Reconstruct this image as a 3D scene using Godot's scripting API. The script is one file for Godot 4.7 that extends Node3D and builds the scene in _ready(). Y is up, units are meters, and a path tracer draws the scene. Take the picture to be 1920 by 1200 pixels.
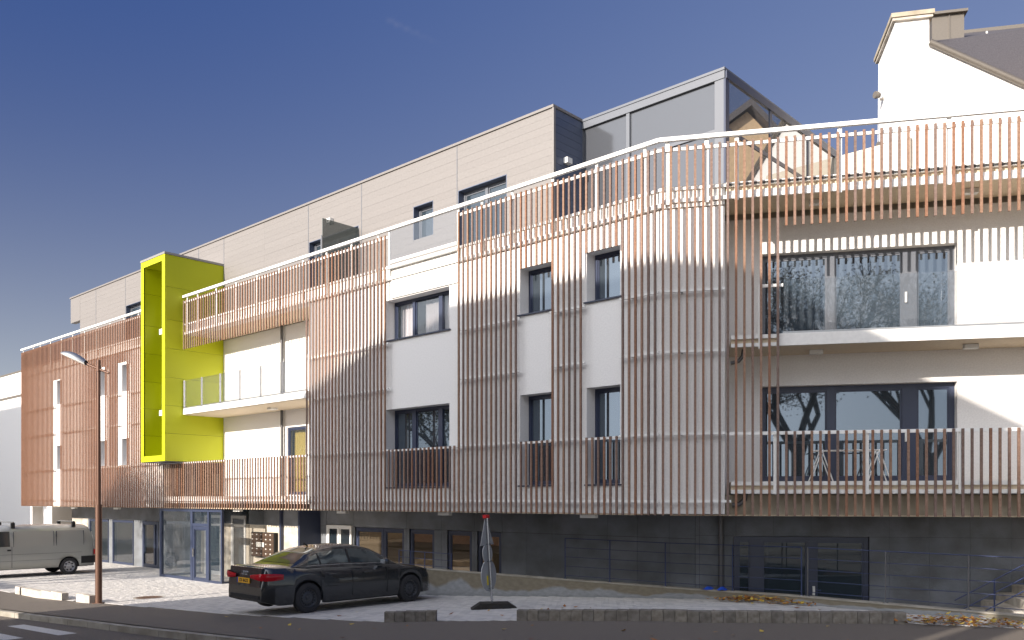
extends Node3D

const EYE := 2.92                     # camera height above the entrance floor
var FL: Transform3D                   # frame of the long left facade: x = -s, y = height over the camera, z = -d
var FR: Transform3D                   # frame of the right facade: x = t
var M := {}                           # materials
var wx := {}                          # world transforms of containers
var used := {}
var cube := BoxMesh.new()
var rng := RandomNumberGenerator.new()

# ------------------------------------------------------------------ helpers
func numbered(called: String) -> String:
	var n: int = used.get(called, 0)
	used[called] = n + 1
	return called if n == 0 else "%s_%03d" % [called, n]

func world_of(p: Node) -> Transform3D:
	return wx.get(p, Transform3D.IDENTITY)

func put(parent: Node, called: String, mesh: Mesh, mat: Material, world: Transform3D) -> MeshInstance3D:
	var o := MeshInstance3D.new()
	o.name = numbered(called) if parent == self else called
	o.mesh = mesh
	if mat: o.material_override = mat
	o.transform = world_of(parent).affine_inverse() * world
	wx[o] = world
	parent.add_child(o, true)
	return o

func part(parent: Node, called: String, world: Transform3D) -> Node3D:
	var o := Node3D.new()
	o.name = numbered(called) if parent == self else called
	o.transform = world_of(parent).affine_inverse() * world
	wx[o] = world
	parent.add_child(o, true)
	return o

func tag(o: Node, label: String, category: String, group := "", kind := "") -> void:
	if label: o.set_meta("label", label)
	if category: o.set_meta("category", category)
	if group: o.set_meta("group", group)
	if kind: o.set_meta("kind", kind)

func thing(called: String, label: String, category: String, at: Vector3, basis := Basis.IDENTITY, group := "") -> Node3D:
	var o := part(self, called, Transform3D(basis, at))
	tag(o, label, category, group)
	return o

# a box in a frame: x0..x1, y0..y1, z0..z1
func box(parent: Node, called: String, F: Transform3D, lo: Vector3, hi: Vector3, mat: Material) -> MeshInstance3D:
	var c := (lo + hi) * 0.5
	var sz := (hi - lo).abs()
	return put(parent, called, cube, mat, F * Transform3D(Basis.from_scale(sz), c))

func bl(parent, called, s0, s1, h0, h1, d0, d1, mat) -> MeshInstance3D:
	return box(parent, called, FL, Vector3(-s1, h0, -d1), Vector3(-s0, h1, -d0), mat)

func br(parent, called, t0, t1, h0, h1, d0, d1, mat) -> MeshInstance3D:
	return box(parent, called, FR, Vector3(t0, h0, -d1), Vector3(t1, h1, -d0), mat)

func st_new() -> SurfaceTool:
	var st := SurfaceTool.new()
	st.begin(Mesh.PRIMITIVE_TRIANGLES)
	return st

func quad(st: SurfaceTool, a: Vector3, b: Vector3, c: Vector3, d: Vector3, n: Vector3) -> void:
	if (b - a).cross(c - a).dot(n) > 0.0:
		var t := b; b = d; d = t
	for p in [a, b, c, a, c, d]:
		st.set_normal(n)
		st.add_vertex(p)

func mbox(st: SurfaceTool, lo: Vector3, hi: Vector3) -> void:
	var a := Vector3(minf(lo.x, hi.x), minf(lo.y, hi.y), minf(lo.z, hi.z))
	var b := Vector3(maxf(lo.x, hi.x), maxf(lo.y, hi.y), maxf(lo.z, hi.z))
	quad(st, Vector3(a.x, a.y, b.z), Vector3(b.x, a.y, b.z), Vector3(b.x, b.y, b.z), Vector3(a.x, b.y, b.z), Vector3(0, 0, 1))
	quad(st, Vector3(a.x, a.y, a.z), Vector3(b.x, a.y, a.z), Vector3(b.x, b.y, a.z), Vector3(a.x, b.y, a.z), Vector3(0, 0, -1))
	quad(st, Vector3(a.x, a.y, a.z), Vector3(a.x, a.y, b.z), Vector3(a.x, b.y, b.z), Vector3(a.x, b.y, a.z), Vector3(-1, 0, 0))
	quad(st, Vector3(b.x, a.y, a.z), Vector3(b.x, a.y, b.z), Vector3(b.x, b.y, b.z), Vector3(b.x, b.y, a.z), Vector3(1, 0, 0))
	quad(st, Vector3(a.x, b.y, a.z), Vector3(b.x, b.y, a.z), Vector3(b.x, b.y, b.z), Vector3(a.x, b.y, b.z), Vector3(0, 1, 0))
	quad(st, Vector3(a.x, a.y, a.z), Vector3(b.x, a.y, a.z), Vector3(b.x, a.y, b.z), Vector3(a.x, a.y, b.z), Vector3(0, -1, 0))

# rectangles (x0,x1,y0,y1) left of a rectangle once the holes are taken out
func minus(r: Array, holes: Array) -> Array:
	var todo := [r]
	for h in holes:
		var next := []
		for q in todo:
			if h[0] >= q[1] or h[1] <= q[0] or h[2] >= q[3] or h[3] <= q[2]:
				next.append(q); continue
			if h[0] > q[0]: next.append([q[0], h[0], q[2], q[3]])
			if h[1] < q[1]: next.append([h[1], q[1], q[2], q[3]])
			var a: float = maxf(q[0], h[0]); var b: float = minf(q[1], h[1])
			if h[2] > q[2]: next.append([a, b, q[2], h[2]])
			if h[3] < q[3]: next.append([a, b, h[3], q[3]])
		todo = next
	return todo

# one wall mesh with openings, x range in frame coordinates
func wall(parent, called, F: Transform3D, r: Array, d0: float, d1: float, holes: Array, mat) -> MeshInstance3D:
	var st := st_new()
	for q in minus(r, holes):
		mbox(st, Vector3(q[0], q[2], -d1), Vector3(q[1], q[3], -d0))
	return put(parent, called, st.commit(), mat, F)

func wl(parent, called, s0, s1, h0, h1, d0, d1, holes: Array, mat) -> MeshInstance3D:
	var hs := []
	for h in holes: hs.append([-h[1], -h[0], h[2], h[3]])
	return wall(parent, called, FL, [-s1, -s0, h0, h1], d0, d1, hs, mat)

# separate cladding pieces between row and column lines, cut round the holes
func clad(parent, called, F: Transform3D, xs: Array, ys: Array, d0: float, d1: float, gap: float, holes: Array, mats: Array) -> void:
	for i in xs.size() - 1:
		for j in ys.size() - 1:
			var m = mats[rng.randi() % mats.size()]
			for q in minus([xs[i], xs[i + 1], ys[j], ys[j + 1]], holes):
				if q[1] - q[0] < 0.03 or q[3] - q[2] < 0.03: continue
				box(parent, called, F, Vector3(q[0] + gap, q[2] + gap, -d1), Vector3(q[1] - gap, q[3] - gap, -d0 + rng.randf_range(-0.0012, 0.0012)), m)

# a window: frame with mullions, one pane per light, sill; x range in frame coordinates
func window(parent, called, F: Transform3D, x0: float, x1: float, h0: float, h1: float, d: float, cuts: Array, glass: Material, fm: Material, fw := 0.07, sill := 0.0, hcuts := []) -> Node3D:
	var w := part(parent, called, F * Transform3D(Basis.IDENTITY, Vector3((x0 + x1) / 2, h0, -d)))
	var st := st_new()
	mbox(st, Vector3(x0, h1 - fw, -d - 0.08), Vector3(x1, h1, -d))
	mbox(st, Vector3(x0, h0, -d - 0.08), Vector3(x1, h0 + fw, -d))
	mbox(st, Vector3(x0, h0 + fw, -d - 0.08), Vector3(x0 + fw, h1 - fw, -d))
	mbox(st, Vector3(x1 - fw, h0 + fw, -d - 0.08), Vector3(x1, h1 - fw, -d))
	var xs := [x0 + fw]
	for c in cuts:
		mbox(st, Vector3(c[0], h0 + fw, -d - 0.08), Vector3(c[1], h1 - fw, -d + 0.012))
		xs.append(c[0]); xs.append(c[1])
	xs.append(x1 - fw)
	put(w, "frame", st.commit(), fm, F)
	for i in range(0, xs.size(), 2):
		var a: float = xs[i]; var b: float = xs[i + 1]
		if b - a < 0.05: continue
		# the sash: a slimmer inner frame
		var g := 0.035
		var sst := st_new()
		mbox(sst, Vector3(a, h0 + fw, -d - 0.06), Vector3(b, h0 + fw + g, -d - 0.02))
		mbox(sst, Vector3(a, h1 - fw - g, -d - 0.06), Vector3(b, h1 - fw, -d - 0.02))
		mbox(sst, Vector3(a, h0 + fw + g, -d - 0.06), Vector3(a + g, h1 - fw - g, -d - 0.02))
		mbox(sst, Vector3(b - g, h0 + fw + g, -d - 0.06), Vector3(b, h1 - fw - g, -d - 0.02))
		for hc in hcuts: mbox(sst, Vector3(a + g, hc - 0.04, -d - 0.06), Vector3(b - g, hc + 0.04, -d - 0.015))
		put(w, "sash", sst.commit(), fm, F)
		var ys := [h0 + fw + g] + hcuts + [h1 - fw - g]
		for k in ys.size() - 1:
			var y0: float = ys[k] + (0.04 if k > 0 else 0.0)
			var y1: float = ys[k + 1] - (0.04 if k < ys.size() - 2 else 0.0)
			box(w, "pane", F, Vector3(a + g, y0, -d - 0.046), Vector3(b - g, y1, -d - 0.034), glass)
	if sill > 0.0:
		box(w, "sill", F, Vector3(x0 - 0.05, h0 - 0.035, -d), Vector3(x1 + 0.05, h0 - 0.004, -d + sill), fm)
	return w

func wwin(parent, s0, s1, h0, h1, d, cuts, glass, sill := 0.0, hcuts := []) -> Node3D:
	var cs := []
	for c in cuts: cs.append([-c[1], -c[0]])
	cs.reverse()
	return window(parent, "window", FL, -s1, -s0, h0, h1, d, cs, glass, M.frame, 0.07, sill, hcuts)

func ring_basis(dir: Vector3) -> Array:
	var a := dir.cross(Vector3.UP)
	if a.length() < 0.01: a = dir.cross(Vector3.RIGHT)
	a = a.normalized()
	return [a, dir.cross(a).normalized()]

func tube_into(st: SurfaceTool, pts: Array, radii: Array, sides := 8, caps := true) -> void:
	var rings := []
	var norms := []
	for i in pts.size():
		var dir: Vector3 = (pts[mini(i + 1, pts.size() - 1)] - pts[maxi(i - 1, 0)]).normalized()
		var ab := ring_basis(dir)
		var ring := []; var nn := []
		for k in sides:
			var an := TAU * k / sides
			var n: Vector3 = ab[0] * cos(an) + ab[1] * sin(an)
			nn.append(n); ring.append(pts[i] + n * radii[i])
		rings.append(ring); norms.append(nn)
	for i in pts.size() - 1:
		for k in sides:
			var k2 := (k + 1) % sides
			var v := [rings[i][k], rings[i][k2], rings[i + 1][k2], rings[i + 1][k]]
			var n := [norms[i][k], norms[i][k2], norms[i + 1][k2], norms[i + 1][k]]
			var turn: bool = (v[1] - v[0]).cross(v[2] - v[0]).dot(n[0]) > 0.0
			for q in ([0, 2, 1, 0, 3, 2] if turn else [0, 1, 2, 0, 2, 3]):
				st.set_normal(n[q]); st.add_vertex(v[q])
	if caps:
		for e in [0, pts.size() - 1]:
			var nd: Vector3 = (pts[e] - pts[1 if e == 0 else e - 1]).normalized()
			for k in sides:
				poly(st, [pts[e], rings[e][k], rings[e][(k + 1) % sides]], nd)

func tube(parent, called, pts: Array, r: float, mat, sides := 8) -> MeshInstance3D:
	var st := st_new()
	var radii := []
	for p in pts: radii.append(r)
	var o: Vector3 = pts[0]
	var rel := []
	for p in pts: rel.append(p - o)
	tube_into(st, rel, radii, sides)
	return put(parent, called, st.commit(), mat, Transform3D(Basis.IDENTITY, o))

# surface of revolution round the local x axis, profile of (x, r)
func lathe(profile: Array, sides := 28) -> ArrayMesh:
	var st := st_new()
	st.set_smooth_group(-1)
	for i in profile.size() - 1:
		var p: Vector2 = profile[i]; var q: Vector2 = profile[i + 1]
		var nn := Vector2(-(q.y - p.y), q.x - p.x).normalized()
		for k in sides:
			var a0 := TAU * k / sides; var a1 := TAU * (k + 1) / sides
			var v := [Vector3(p.x, p.y * cos(a0), p.y * sin(a0)), Vector3(p.x, p.y * cos(a1), p.y * sin(a1)), Vector3(q.x, q.y * cos(a1), q.y * sin(a1)), Vector3(q.x, q.y * cos(a0), q.y * sin(a0))]
			var an := [a0, a1, a1, a0]
			var n0 := Vector3(nn.x, nn.y * cos(a0), nn.y * sin(a0))
			var fc: Vector3 = (v[1] - v[0]).cross(v[2] - v[0]) + (v[2] - v[0]).cross(v[3] - v[0])
			for w in ([0, 2, 1, 0, 3, 2] if fc.dot(n0) > 0.0 else [0, 1, 2, 0, 2, 3]):
				st.set_normal(Vector3(nn.x, nn.y * cos(an[w]), nn.y * sin(an[w])))
				st.add_vertex(v[w])
	return st.commit()

# a skin through rows of points
func skin(rows: Array, smooth := true) -> ArrayMesh:
	var st := st_new()
	st.set_smooth_group(0 if smooth else -1)
	for i in rows.size() - 1:
		for k in rows[i].size() - 1:
			for p in [rows[i][k], rows[i + 1][k + 1], rows[i][k + 1], rows[i][k], rows[i + 1][k], rows[i + 1][k + 1]]:
				st.add_vertex(p)
	st.generate_normals()
	return st.commit()

func poly(st: SurfaceTool, pts: Array, n: Vector3) -> void:
	for i in range(1, pts.size() - 1):
		var a: Vector3 = pts[0]; var b: Vector3 = pts[i]; var c: Vector3 = pts[i + 1]
		if (b - a).cross(c - a).dot(n) > 0.0:
			var t := b; b = c; c = t
		for p in [a, b, c]:
			st.set_normal(n); st.add_vertex(p)

# an outline in x, y pulled along z
func prism(outline: Array, z0: float, z1: float) -> ArrayMesh:
	var st := st_new()
	var packed := PackedVector2Array(outline)
	var tri := Geometry2D.triangulate_polygon(packed)
	for i in range(0, tri.size(), 3):
		var f := []; var b := []
		for k in 3:
			var p: Vector2 = packed[tri[i + k]]
			f.append(Vector3(p.x, p.y, z1)); b.append(Vector3(p.x, p.y, z0))
		poly(st, f, Vector3(0, 0, 1)); poly(st, b, Vector3(0, 0, -1))
	var area := 0.0
	for i in packed.size(): area += packed[i].cross(packed[(i + 1) % packed.size()])
	for i in packed.size():
		var p := packed[i]; var q := packed[(i + 1) % packed.size()]
		var n := Vector2(q.y - p.y, -(q.x - p.x)).normalized() * signf(area)
		quad(st, Vector3(p.x, p.y, z0), Vector3(q.x, q.y, z0), Vector3(q.x, q.y, z1), Vector3(p.x, p.y, z1), Vector3(n.x, n.y, 0))
	return st.commit()

func tab(t: Array, s: float) -> float:
	if s <= t[0][0]: return t[0][1]
	for i in range(1, t.size()):
		if s <= t[i][0]:
			return lerpf(t[i - 1][1], t[i][1], (s - t[i - 1][0]) / (t[i][0] - t[i - 1][0]))
	return t[-1][1]

# height of the ground (over the camera) from s along the facade
func gh(s: float) -> float:
	if s < 6.1: return -2.45 + 0.045 * (6.1 - maxf(s, -1.5))
	if s < 18.0: return -2.45 - 0.47 * (s - 6.1) / 11.9
	return -2.92

func pl(s: float, h: float, d: float) -> Vector3: return FL * Vector3(-s, h, -d)
func pr(t: float, h: float, d: float) -> Vector3: return FR * Vector3(t, h, -d)
func sd(X: float, Z: float) -> Vector2:       # plan position -> (s, d)
	var v := FL.affine_inverse() * Vector3(X, EYE, -Z)
	return Vector2(-v.x, -v.z)
func at_ground(X: float, Z: float, up := 0.0) -> Vector3:
	return Vector3(X, EYE + gh(sd(X, Z).x) + up, -Z)

func strip(called: String, s0: float, s1: float, step: float, da: Array, db: Array, nd: int, up: float, mat: Material) -> MeshInstance3D:
	var rows := []
	var n := int(ceil((s1 - s0) / step))
	for i in n + 1:
		var s := s0 + (s1 - s0) * i / n
		var row := []
		for k in nd + 1:
			row.append(pl(s, gh(s) + up, lerpf(tab(da, s), tab(db, s), float(k) / nd)))
		rows.append(row)
	return put(self, called, skin(rows), mat, Transform3D.IDENTITY)

# ------------------------------------------------------------------ materials
func noise_tex(freq: float, lo: Color, hi: Color, octaves := 4, sd_ := 1, size := 512, cell := false) -> NoiseTexture2D:
	var n := FastNoiseLite.new()
	n.seed = sd_
	n.noise_type = FastNoiseLite.TYPE_CELLULAR if cell else FastNoiseLite.TYPE_SIMPLEX_SMOOTH
	n.frequency = freq
	n.fractal_octaves = octaves
	var t := NoiseTexture2D.new()
	t.width = size; t.height = size; t.seamless = true; t.noise = n
	var g := Gradient.new()
	g.set_color(0, lo); g.set_color(1, hi)
	g.set_offset(0, 0.2); g.set_offset(1, 0.8)
	t.color_ramp = g
	return t

func bump_tex(freq: float, strength: float, sd_ := 2) -> NoiseTexture2D:
	var n := FastNoiseLite.new()
	n.seed = sd_; n.frequency = freq; n.fractal_octaves = 4
	var t := NoiseTexture2D.new()
	t.width = 512; t.height = 512; t.seamless = true; t.noise = n
	t.as_normal_map = true; t.bump_strength = strength
	return t

func mat(r: float, g: float, b: float, rough := 0.7, metal := 0.0, spec := 0.5) -> StandardMaterial3D:
	var m := StandardMaterial3D.new()
	m.albedo_color = Color8(int(r), int(g), int(b))
	m.roughness = rough; m.metallic = metal; m.metallic_specular = spec
	return m

func grain(m: StandardMaterial3D, tex: Texture2D, scale: float, nrm: Texture2D = null, ns := 0.5) -> StandardMaterial3D:
	m.albedo_texture = tex
	m.uv1_triplanar = true; m.uv1_world_triplanar = true
	m.uv1_scale = Vector3.ONE * scale
	if nrm:
		m.normal_enabled = true; m.normal_texture = nrm; m.normal_scale = ns
	return m

func make_materials() -> void:
	var fine := noise_tex(0.05, Color(0.955, 0.955, 0.955), Color(1, 1, 1), 5, 3)
	var patch := noise_tex(0.008, Color(0.8, 0.79, 0.77), Color(1, 1, 1), 5, 4)
	var rough_n := bump_tex(0.12, 5.0, 5)
	M.render = grain(mat(236, 234, 232, 0.9), fine, 0.9, bump_tex(0.3, 3.0, 9), 0.12)
	M.white = mat(232, 232, 230, 0.45)
	M.slab_white = grain(mat(230, 228, 224, 0.6), fine, 0.3)
	M.frame = mat(50, 58, 80, 0.38)
	M.frame_grey = mat(98, 102, 110, 0.4)
	M.frame_white = mat(225, 225, 222, 0.4)
	M.soffit = grain(mat(214, 198, 174, 0.85), fine, 0.4)
	M.beige = grain(mat(178, 168, 150, 0.8), patch, 0.3)
	M.slats = []
	var wood := noise_tex(0.02, Color(0.84, 0.8, 0.78), Color(1, 1, 1), 4, 8)
	for c in [[137, 110, 95], [127, 104, 93], [145, 117, 100], [138, 101, 79], [121, 102, 94], [141, 111, 91]]:
		M.slats.append(grain(mat(c[0], c[1], c[2], 0.72), wood, 1.3))
	M.clads = []
	for c in [[125, 121, 119], [124, 120, 118], [126, 122, 120]]:
		M.clads.append(grain(mat(c[0], c[1], c[2], 0.55), fine, 0.5))
	M.shaded_zincs = []  # zinc tones with the bluish shade of the block side mixed in
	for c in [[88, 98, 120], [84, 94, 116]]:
		M.shaded_zincs.append(grain(mat(c[0], c[1], c[2], 0.5, 0.2), fine, 0.5))
	M.darks = []
	for c in [[124, 129, 136], [121, 126, 133], [127, 131, 138]]:
		M.darks.append(grain(mat(c[0], c[1], c[2], 0.75), patch, 0.25, rough_n, 0.15))
	M.backing = mat(40, 40, 40, 0.9)
	M.green = mat(182, 188, 0, 0.5)
	M.green_b = mat(178, 184, 0, 0.5)
	M.metal = mat(168, 170, 172, 0.35, 0.8)
	M.cap = mat(150, 148, 146, 0.4, 0.3)
	M.pipe = grain(mat(98, 98, 100, 0.45, 0.4), fine, 1.0)
	M.steel = mat(190, 192, 196, 0.25, 0.9)
	M.rail_blue = mat(40, 52, 88, 0.4)
	M.interior = grain(mat(205, 196, 180, 0.9), fine, 0.3)
	M.floor_in = grain(mat(120, 98, 78, 0.5), patch, 0.6)
	M.curtain = mat(226, 222, 226, 0.9)
	M.curtain.backlight_enabled = true
	M.curtain.backlight = Color(0.25, 0.25, 0.25)
	M.curtain_yellow = mat(186, 168, 92, 0.9)
	var g := mat(70, 84, 96, 0.015, 0.0, 0.7)      # clear pane
	g.transparency = BaseMaterial3D.TRANSPARENCY_ALPHA
	g.albedo_color.a = 0.16
	M.glass = g
	var cg := mat(104, 116, 128, 0.02, 0.75, 0.7)   # coated pane, mirrors the street
	M.coated = cg
	M.mirror_pane = mat(172, 174, 176, 0.015, 0.85, 0.7)   # strongly mirroring side of the glass room
	M.bronze = mat(140, 126, 106, 0.015, 0.75, 0.7)      # warm-toned coated pane
	M.dark_pane = mat(90, 93, 99, 0.12, 0.35, 0.6)  # grey opaque panel glass
	var tg := mat(70, 84, 96, 0.015, 0.3, 0.7)
	tg.transparency = BaseMaterial3D.TRANSPARENCY_ALPHA
	tg.albedo_color.a = 0.55
	M.tinted = tg
	var sg := mat(74, 88, 84, 0.02, 0.0, 0.7)      # smoked glass screen
	sg.transparency = BaseMaterial3D.TRANSPARENCY_ALPHA
	sg.albedo_color.a = 0.7
	M.smoked = sg
	var asph := noise_tex(0.25, Color(0.55, 0.55, 0.55), Color(1, 1, 1), 3, 11, 512)
	M.asphalt = grain(mat(136, 127, 117, 0.85), asph, 0.9, bump_tex(0.3, 8.0, 6), 0.35)
	M.road = grain(mat(172, 160, 147, 0.85), noise_tex(0.35, Color(0.4, 0.4, 0.4), Color(1, 1, 1), 2, 12), 1.1, bump_tex(0.35, 10.0, 7), 0.8)
	M.earth = grain(mat(120, 112, 96, 0.95), patch, 0.2)
	M.concrete = grain(mat(165, 160, 150, 0.85), patch, 0.5, rough_n, 0.3)
	M.concrete_light = grain(mat(205, 198, 188, 0.85), patch, 0.6, rough_n, 0.3)
	M.block = grain(mat(128, 122, 114, 0.88), patch, 1.6, rough_n, 0.4)
	M.block_b = grain(mat(118, 113, 107, 0.88), patch, 1.4, rough_n, 0.4)
	M.sand = grain(mat(120, 114, 106, 0.95), fine, 1.0)
	M.pavers = []
	for c in [[194, 191, 188], [186, 184, 181], [198, 195, 191], [181, 179, 177]]:
		M.pavers.append(grain(mat(c[0], c[1], c[2], 0.82), fine, 1.2, rough_n, 0.12))
	M.paint = grain(mat(232, 230, 224, 0.7), noise_tex(0.1, Color(0.72, 0.72, 0.72), Color(1, 1, 1), 4, 21), 0.8)
	M.tile_roof = grain(mat(150, 78, 58, 0.8), patch, 0.8)
	M.slate = grain(mat(112, 108, 110, 0.7), noise_tex(0.05, Color(0.75, 0.75, 0.75), Color(1, 1, 1), 4, 31), 0.6)
	M.zinc = grain(mat(112, 106, 99, 0.5, 0.3), fine, 0.6)
	M.bark = grain(mat(96, 82, 66, 0.95), noise_tex(0.06, Color(0.6, 0.6, 0.6), Color(1, 1, 1), 4, 41), 1.5)
	M.tyre = mat(50, 50, 52, 0.85)
	M.rim_dark = mat(72, 74, 78, 0.45, 0.3)
	M.rim_light = mat(176, 178, 182, 0.35, 0.7)
	M.black = mat(24, 24, 26, 0.6)
	M.carpaint = mat(50, 54, 58, 0.25, 0.4)
	M.carpaint.clearcoat_enabled = true; M.carpaint.clearcoat = 1.0; M.carpaint.clearcoat_roughness = 0.03
	M.carglass = mat(84, 94, 98, 0.02, 0.6, 0.7)
	M.vanpaint = mat(162, 163, 158, 0.35, 0.25)
	M.vanpaint.clearcoat_enabled = true; M.vanpaint.clearcoat = 0.6; M.vanpaint.clearcoat_roughness = 0.08
	M.redlamp = mat(176, 12, 30, 0.12)
	M.clearlamp = mat(225, 220, 215, 0.1)
	M.plate = mat(240, 178, 24, 0.5)
	M.plate_blue = mat(20, 50, 150, 0.5)
	M.copper = mat(100, 72, 58, 0.5, 0.3)
	M.sign_back = mat(160, 162, 164, 0.5, 0.3)
	M.red = mat(190, 30, 36, 0.5)
	M.rubber = grain(mat(50, 47, 44, 0.9), patch, 2.0)
	M.yellow = mat(226, 200, 20, 0.5)
	M.mailbox = mat(96, 78, 66, 0.4, 0.4)

# ------------------------------------------------------------------ start
func _ready() -> void:
	rng.seed = 7
	FL = Transform3D(Basis(Vector3(0.7377, 0, 0.6751), Vector3.UP, Vector3(-0.6751, 0, 0.7377)), Vector3(3.0, EYE, -17.6))
	FR = Transform3D(Basis(Vector3(0.9765, 0, 0.2155), Vector3.UP, Vector3(-0.2155, 0, 0.9765)), Vector3(3.0, EYE, -17.6))
	# camera: level, with the lens shifted up
	var cam := Camera3D.new()
	cam.name = "camera"
	cam.projection = Camera3D.PROJECTION_FRUSTUM
	cam.near = 0.1; cam.far = 900.0
	cam.size = 0.1 * 1200.0 / 1620.0
	cam.frustum_offset = Vector2(0.0, 0.1 * 336.0 / 1620.0)
	cam.position = Vector3(0, EYE, 0)
	add_child(cam)
	cam.current = true
	# sky and sun
	var sky_m := PanoramaSkyMaterial.new()
	sky_m.panorama = clear_sky()
	var sky := Sky.new(); sky.sky_material = sky_m
	var env := Environment.new()
	env.background_mode = Environment.BG_SKY
	env.sky = sky
	env.tonemap_mode = Environment.TONE_MAPPER_LINEAR
	env.tonemap_exposure = 4.35
	env.sdfgi_enabled = true; env.ssao_enabled = true; env.ssil_enabled = true
	var we := WorldEnvironment.new(); we.name = "environment"; we.environment = env
	add_child(we)
	var sun := DirectionalLight3D.new()
	sun.name = "sun"
	sun.basis = Basis.looking_at(Vector3(0.666, -0.334, -0.667), Vector3.UP)
	sun.light_energy = 0.6
	sun.light_color = Color(1.0, 0.955, 0.90)
	sun.light_angular_distance = 0.5
	sun.shadow_enabled = true
	add_child(sun)
	make_materials()
	ground()
	building()
	neighbours()
	vehicles()
	street_furniture()
	trees()
	leaves()

# clear autumn sky: deepest blue at a right angle to the sun, paler opposite it, haze towards the horizon and a soft aureole; one thin contrail
func clear_sky() -> ImageTexture:
	var W := 2048; var H := 1024
	var im := Image.create(W, H, false, Image.FORMAT_RGBF)
	im.fill(Color(0.06, 0.057, 0.052))
	var to_sun := Vector3(-0.666, 0.334, 0.667).normalized()
	var deep := Vector3(0.0080, 0.0195, 0.064); var pale := Vector3(0.068, 0.088, 0.142)
	var haze := Vector3(0.18, 0.19, 0.175); var glow := Vector3(0.86, 0.86, 0.87)
	var lim := cos(deg_to_rad(85.0))
	for r in H / 2:
		var el := (0.5 - (r + 0.5) / H) * PI
		for q in W:
			var az := (q + 0.5) / W * TAU
			var v := Vector3(sin(az) * cos(el), sin(el), -cos(az) * cos(el))
			var k := v.dot(to_sun)
			var c := deep.lerp(pale, k * k)
			c = c.lerp(haze, pow(1.0 - v.y, 6.0))
			if k > lim: c = c.lerp(glow, pow((k - lim) / (1.0 - lim), 3.3))
			im.set_pixel(q, r, Color(c.x, c.y, c.z))
	var a := Vector2(728, 38); var b := Vector2(822, 80)
	for i in 24:
		var f := i / 23.0
		var p := a.lerp(b, f)
		var v := Vector3((p.x - 960.0) / 1620.0, (936.0 - p.y) / 1620.0, -1).normalized()
		var x := fposmod(atan2(v.x, -v.z) / TAU, 1.0) * W
		var y := (0.5 - asin(v.y) / PI) * H
		var old := im.get_pixel(int(x), int(y))
		im.set_pixel(int(x), int(y), old.lerp(Color(0.09, 0.09, 0.11), 0.085 * (1.0 - f) + 0.01))
	return ImageTexture.create_from_image(im)

# ------------------------------------------------------------------ ground
var EDGE := [[-12.0, 3.3], [-9.0, 2.2], [-6.5, 1.06], [-4.74, 0.26], [-2.0, -2.01], [0.885, -3.34], [2.3, -4.1], [3.1, -4.7], [7.6, -5.3], [13.2, -5.5], [20.0, -5.7], [60.0, -6.2]]
var KERB := [[-14.0, -3.0], [-8.0, -5.2], [-3.0, -6.8], [1.0, -7.3], [4.0, -7.4], [12.0, -7.65], [60.0, -8.5]]
var INNER := [[-12.0, 3.6], [-9.0, 2.5], [-6.9, 1.7], [-4.0, 1.8], [-1.9, 1.75], [0.2, 1.7], [3.4, 1.1], [7.2, 0.1], [10.2, -0.7], [10.25, 2.7], [15.5, 2.7], [15.55, 1.9], [35.0, 1.9], [35.05, 6.0], [60.0, 6.0]]

func shift(t: Array, v: float) -> Array:
	var r := []
	for p in t: r.append([p[0], p[1] + v])
	return r

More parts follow.
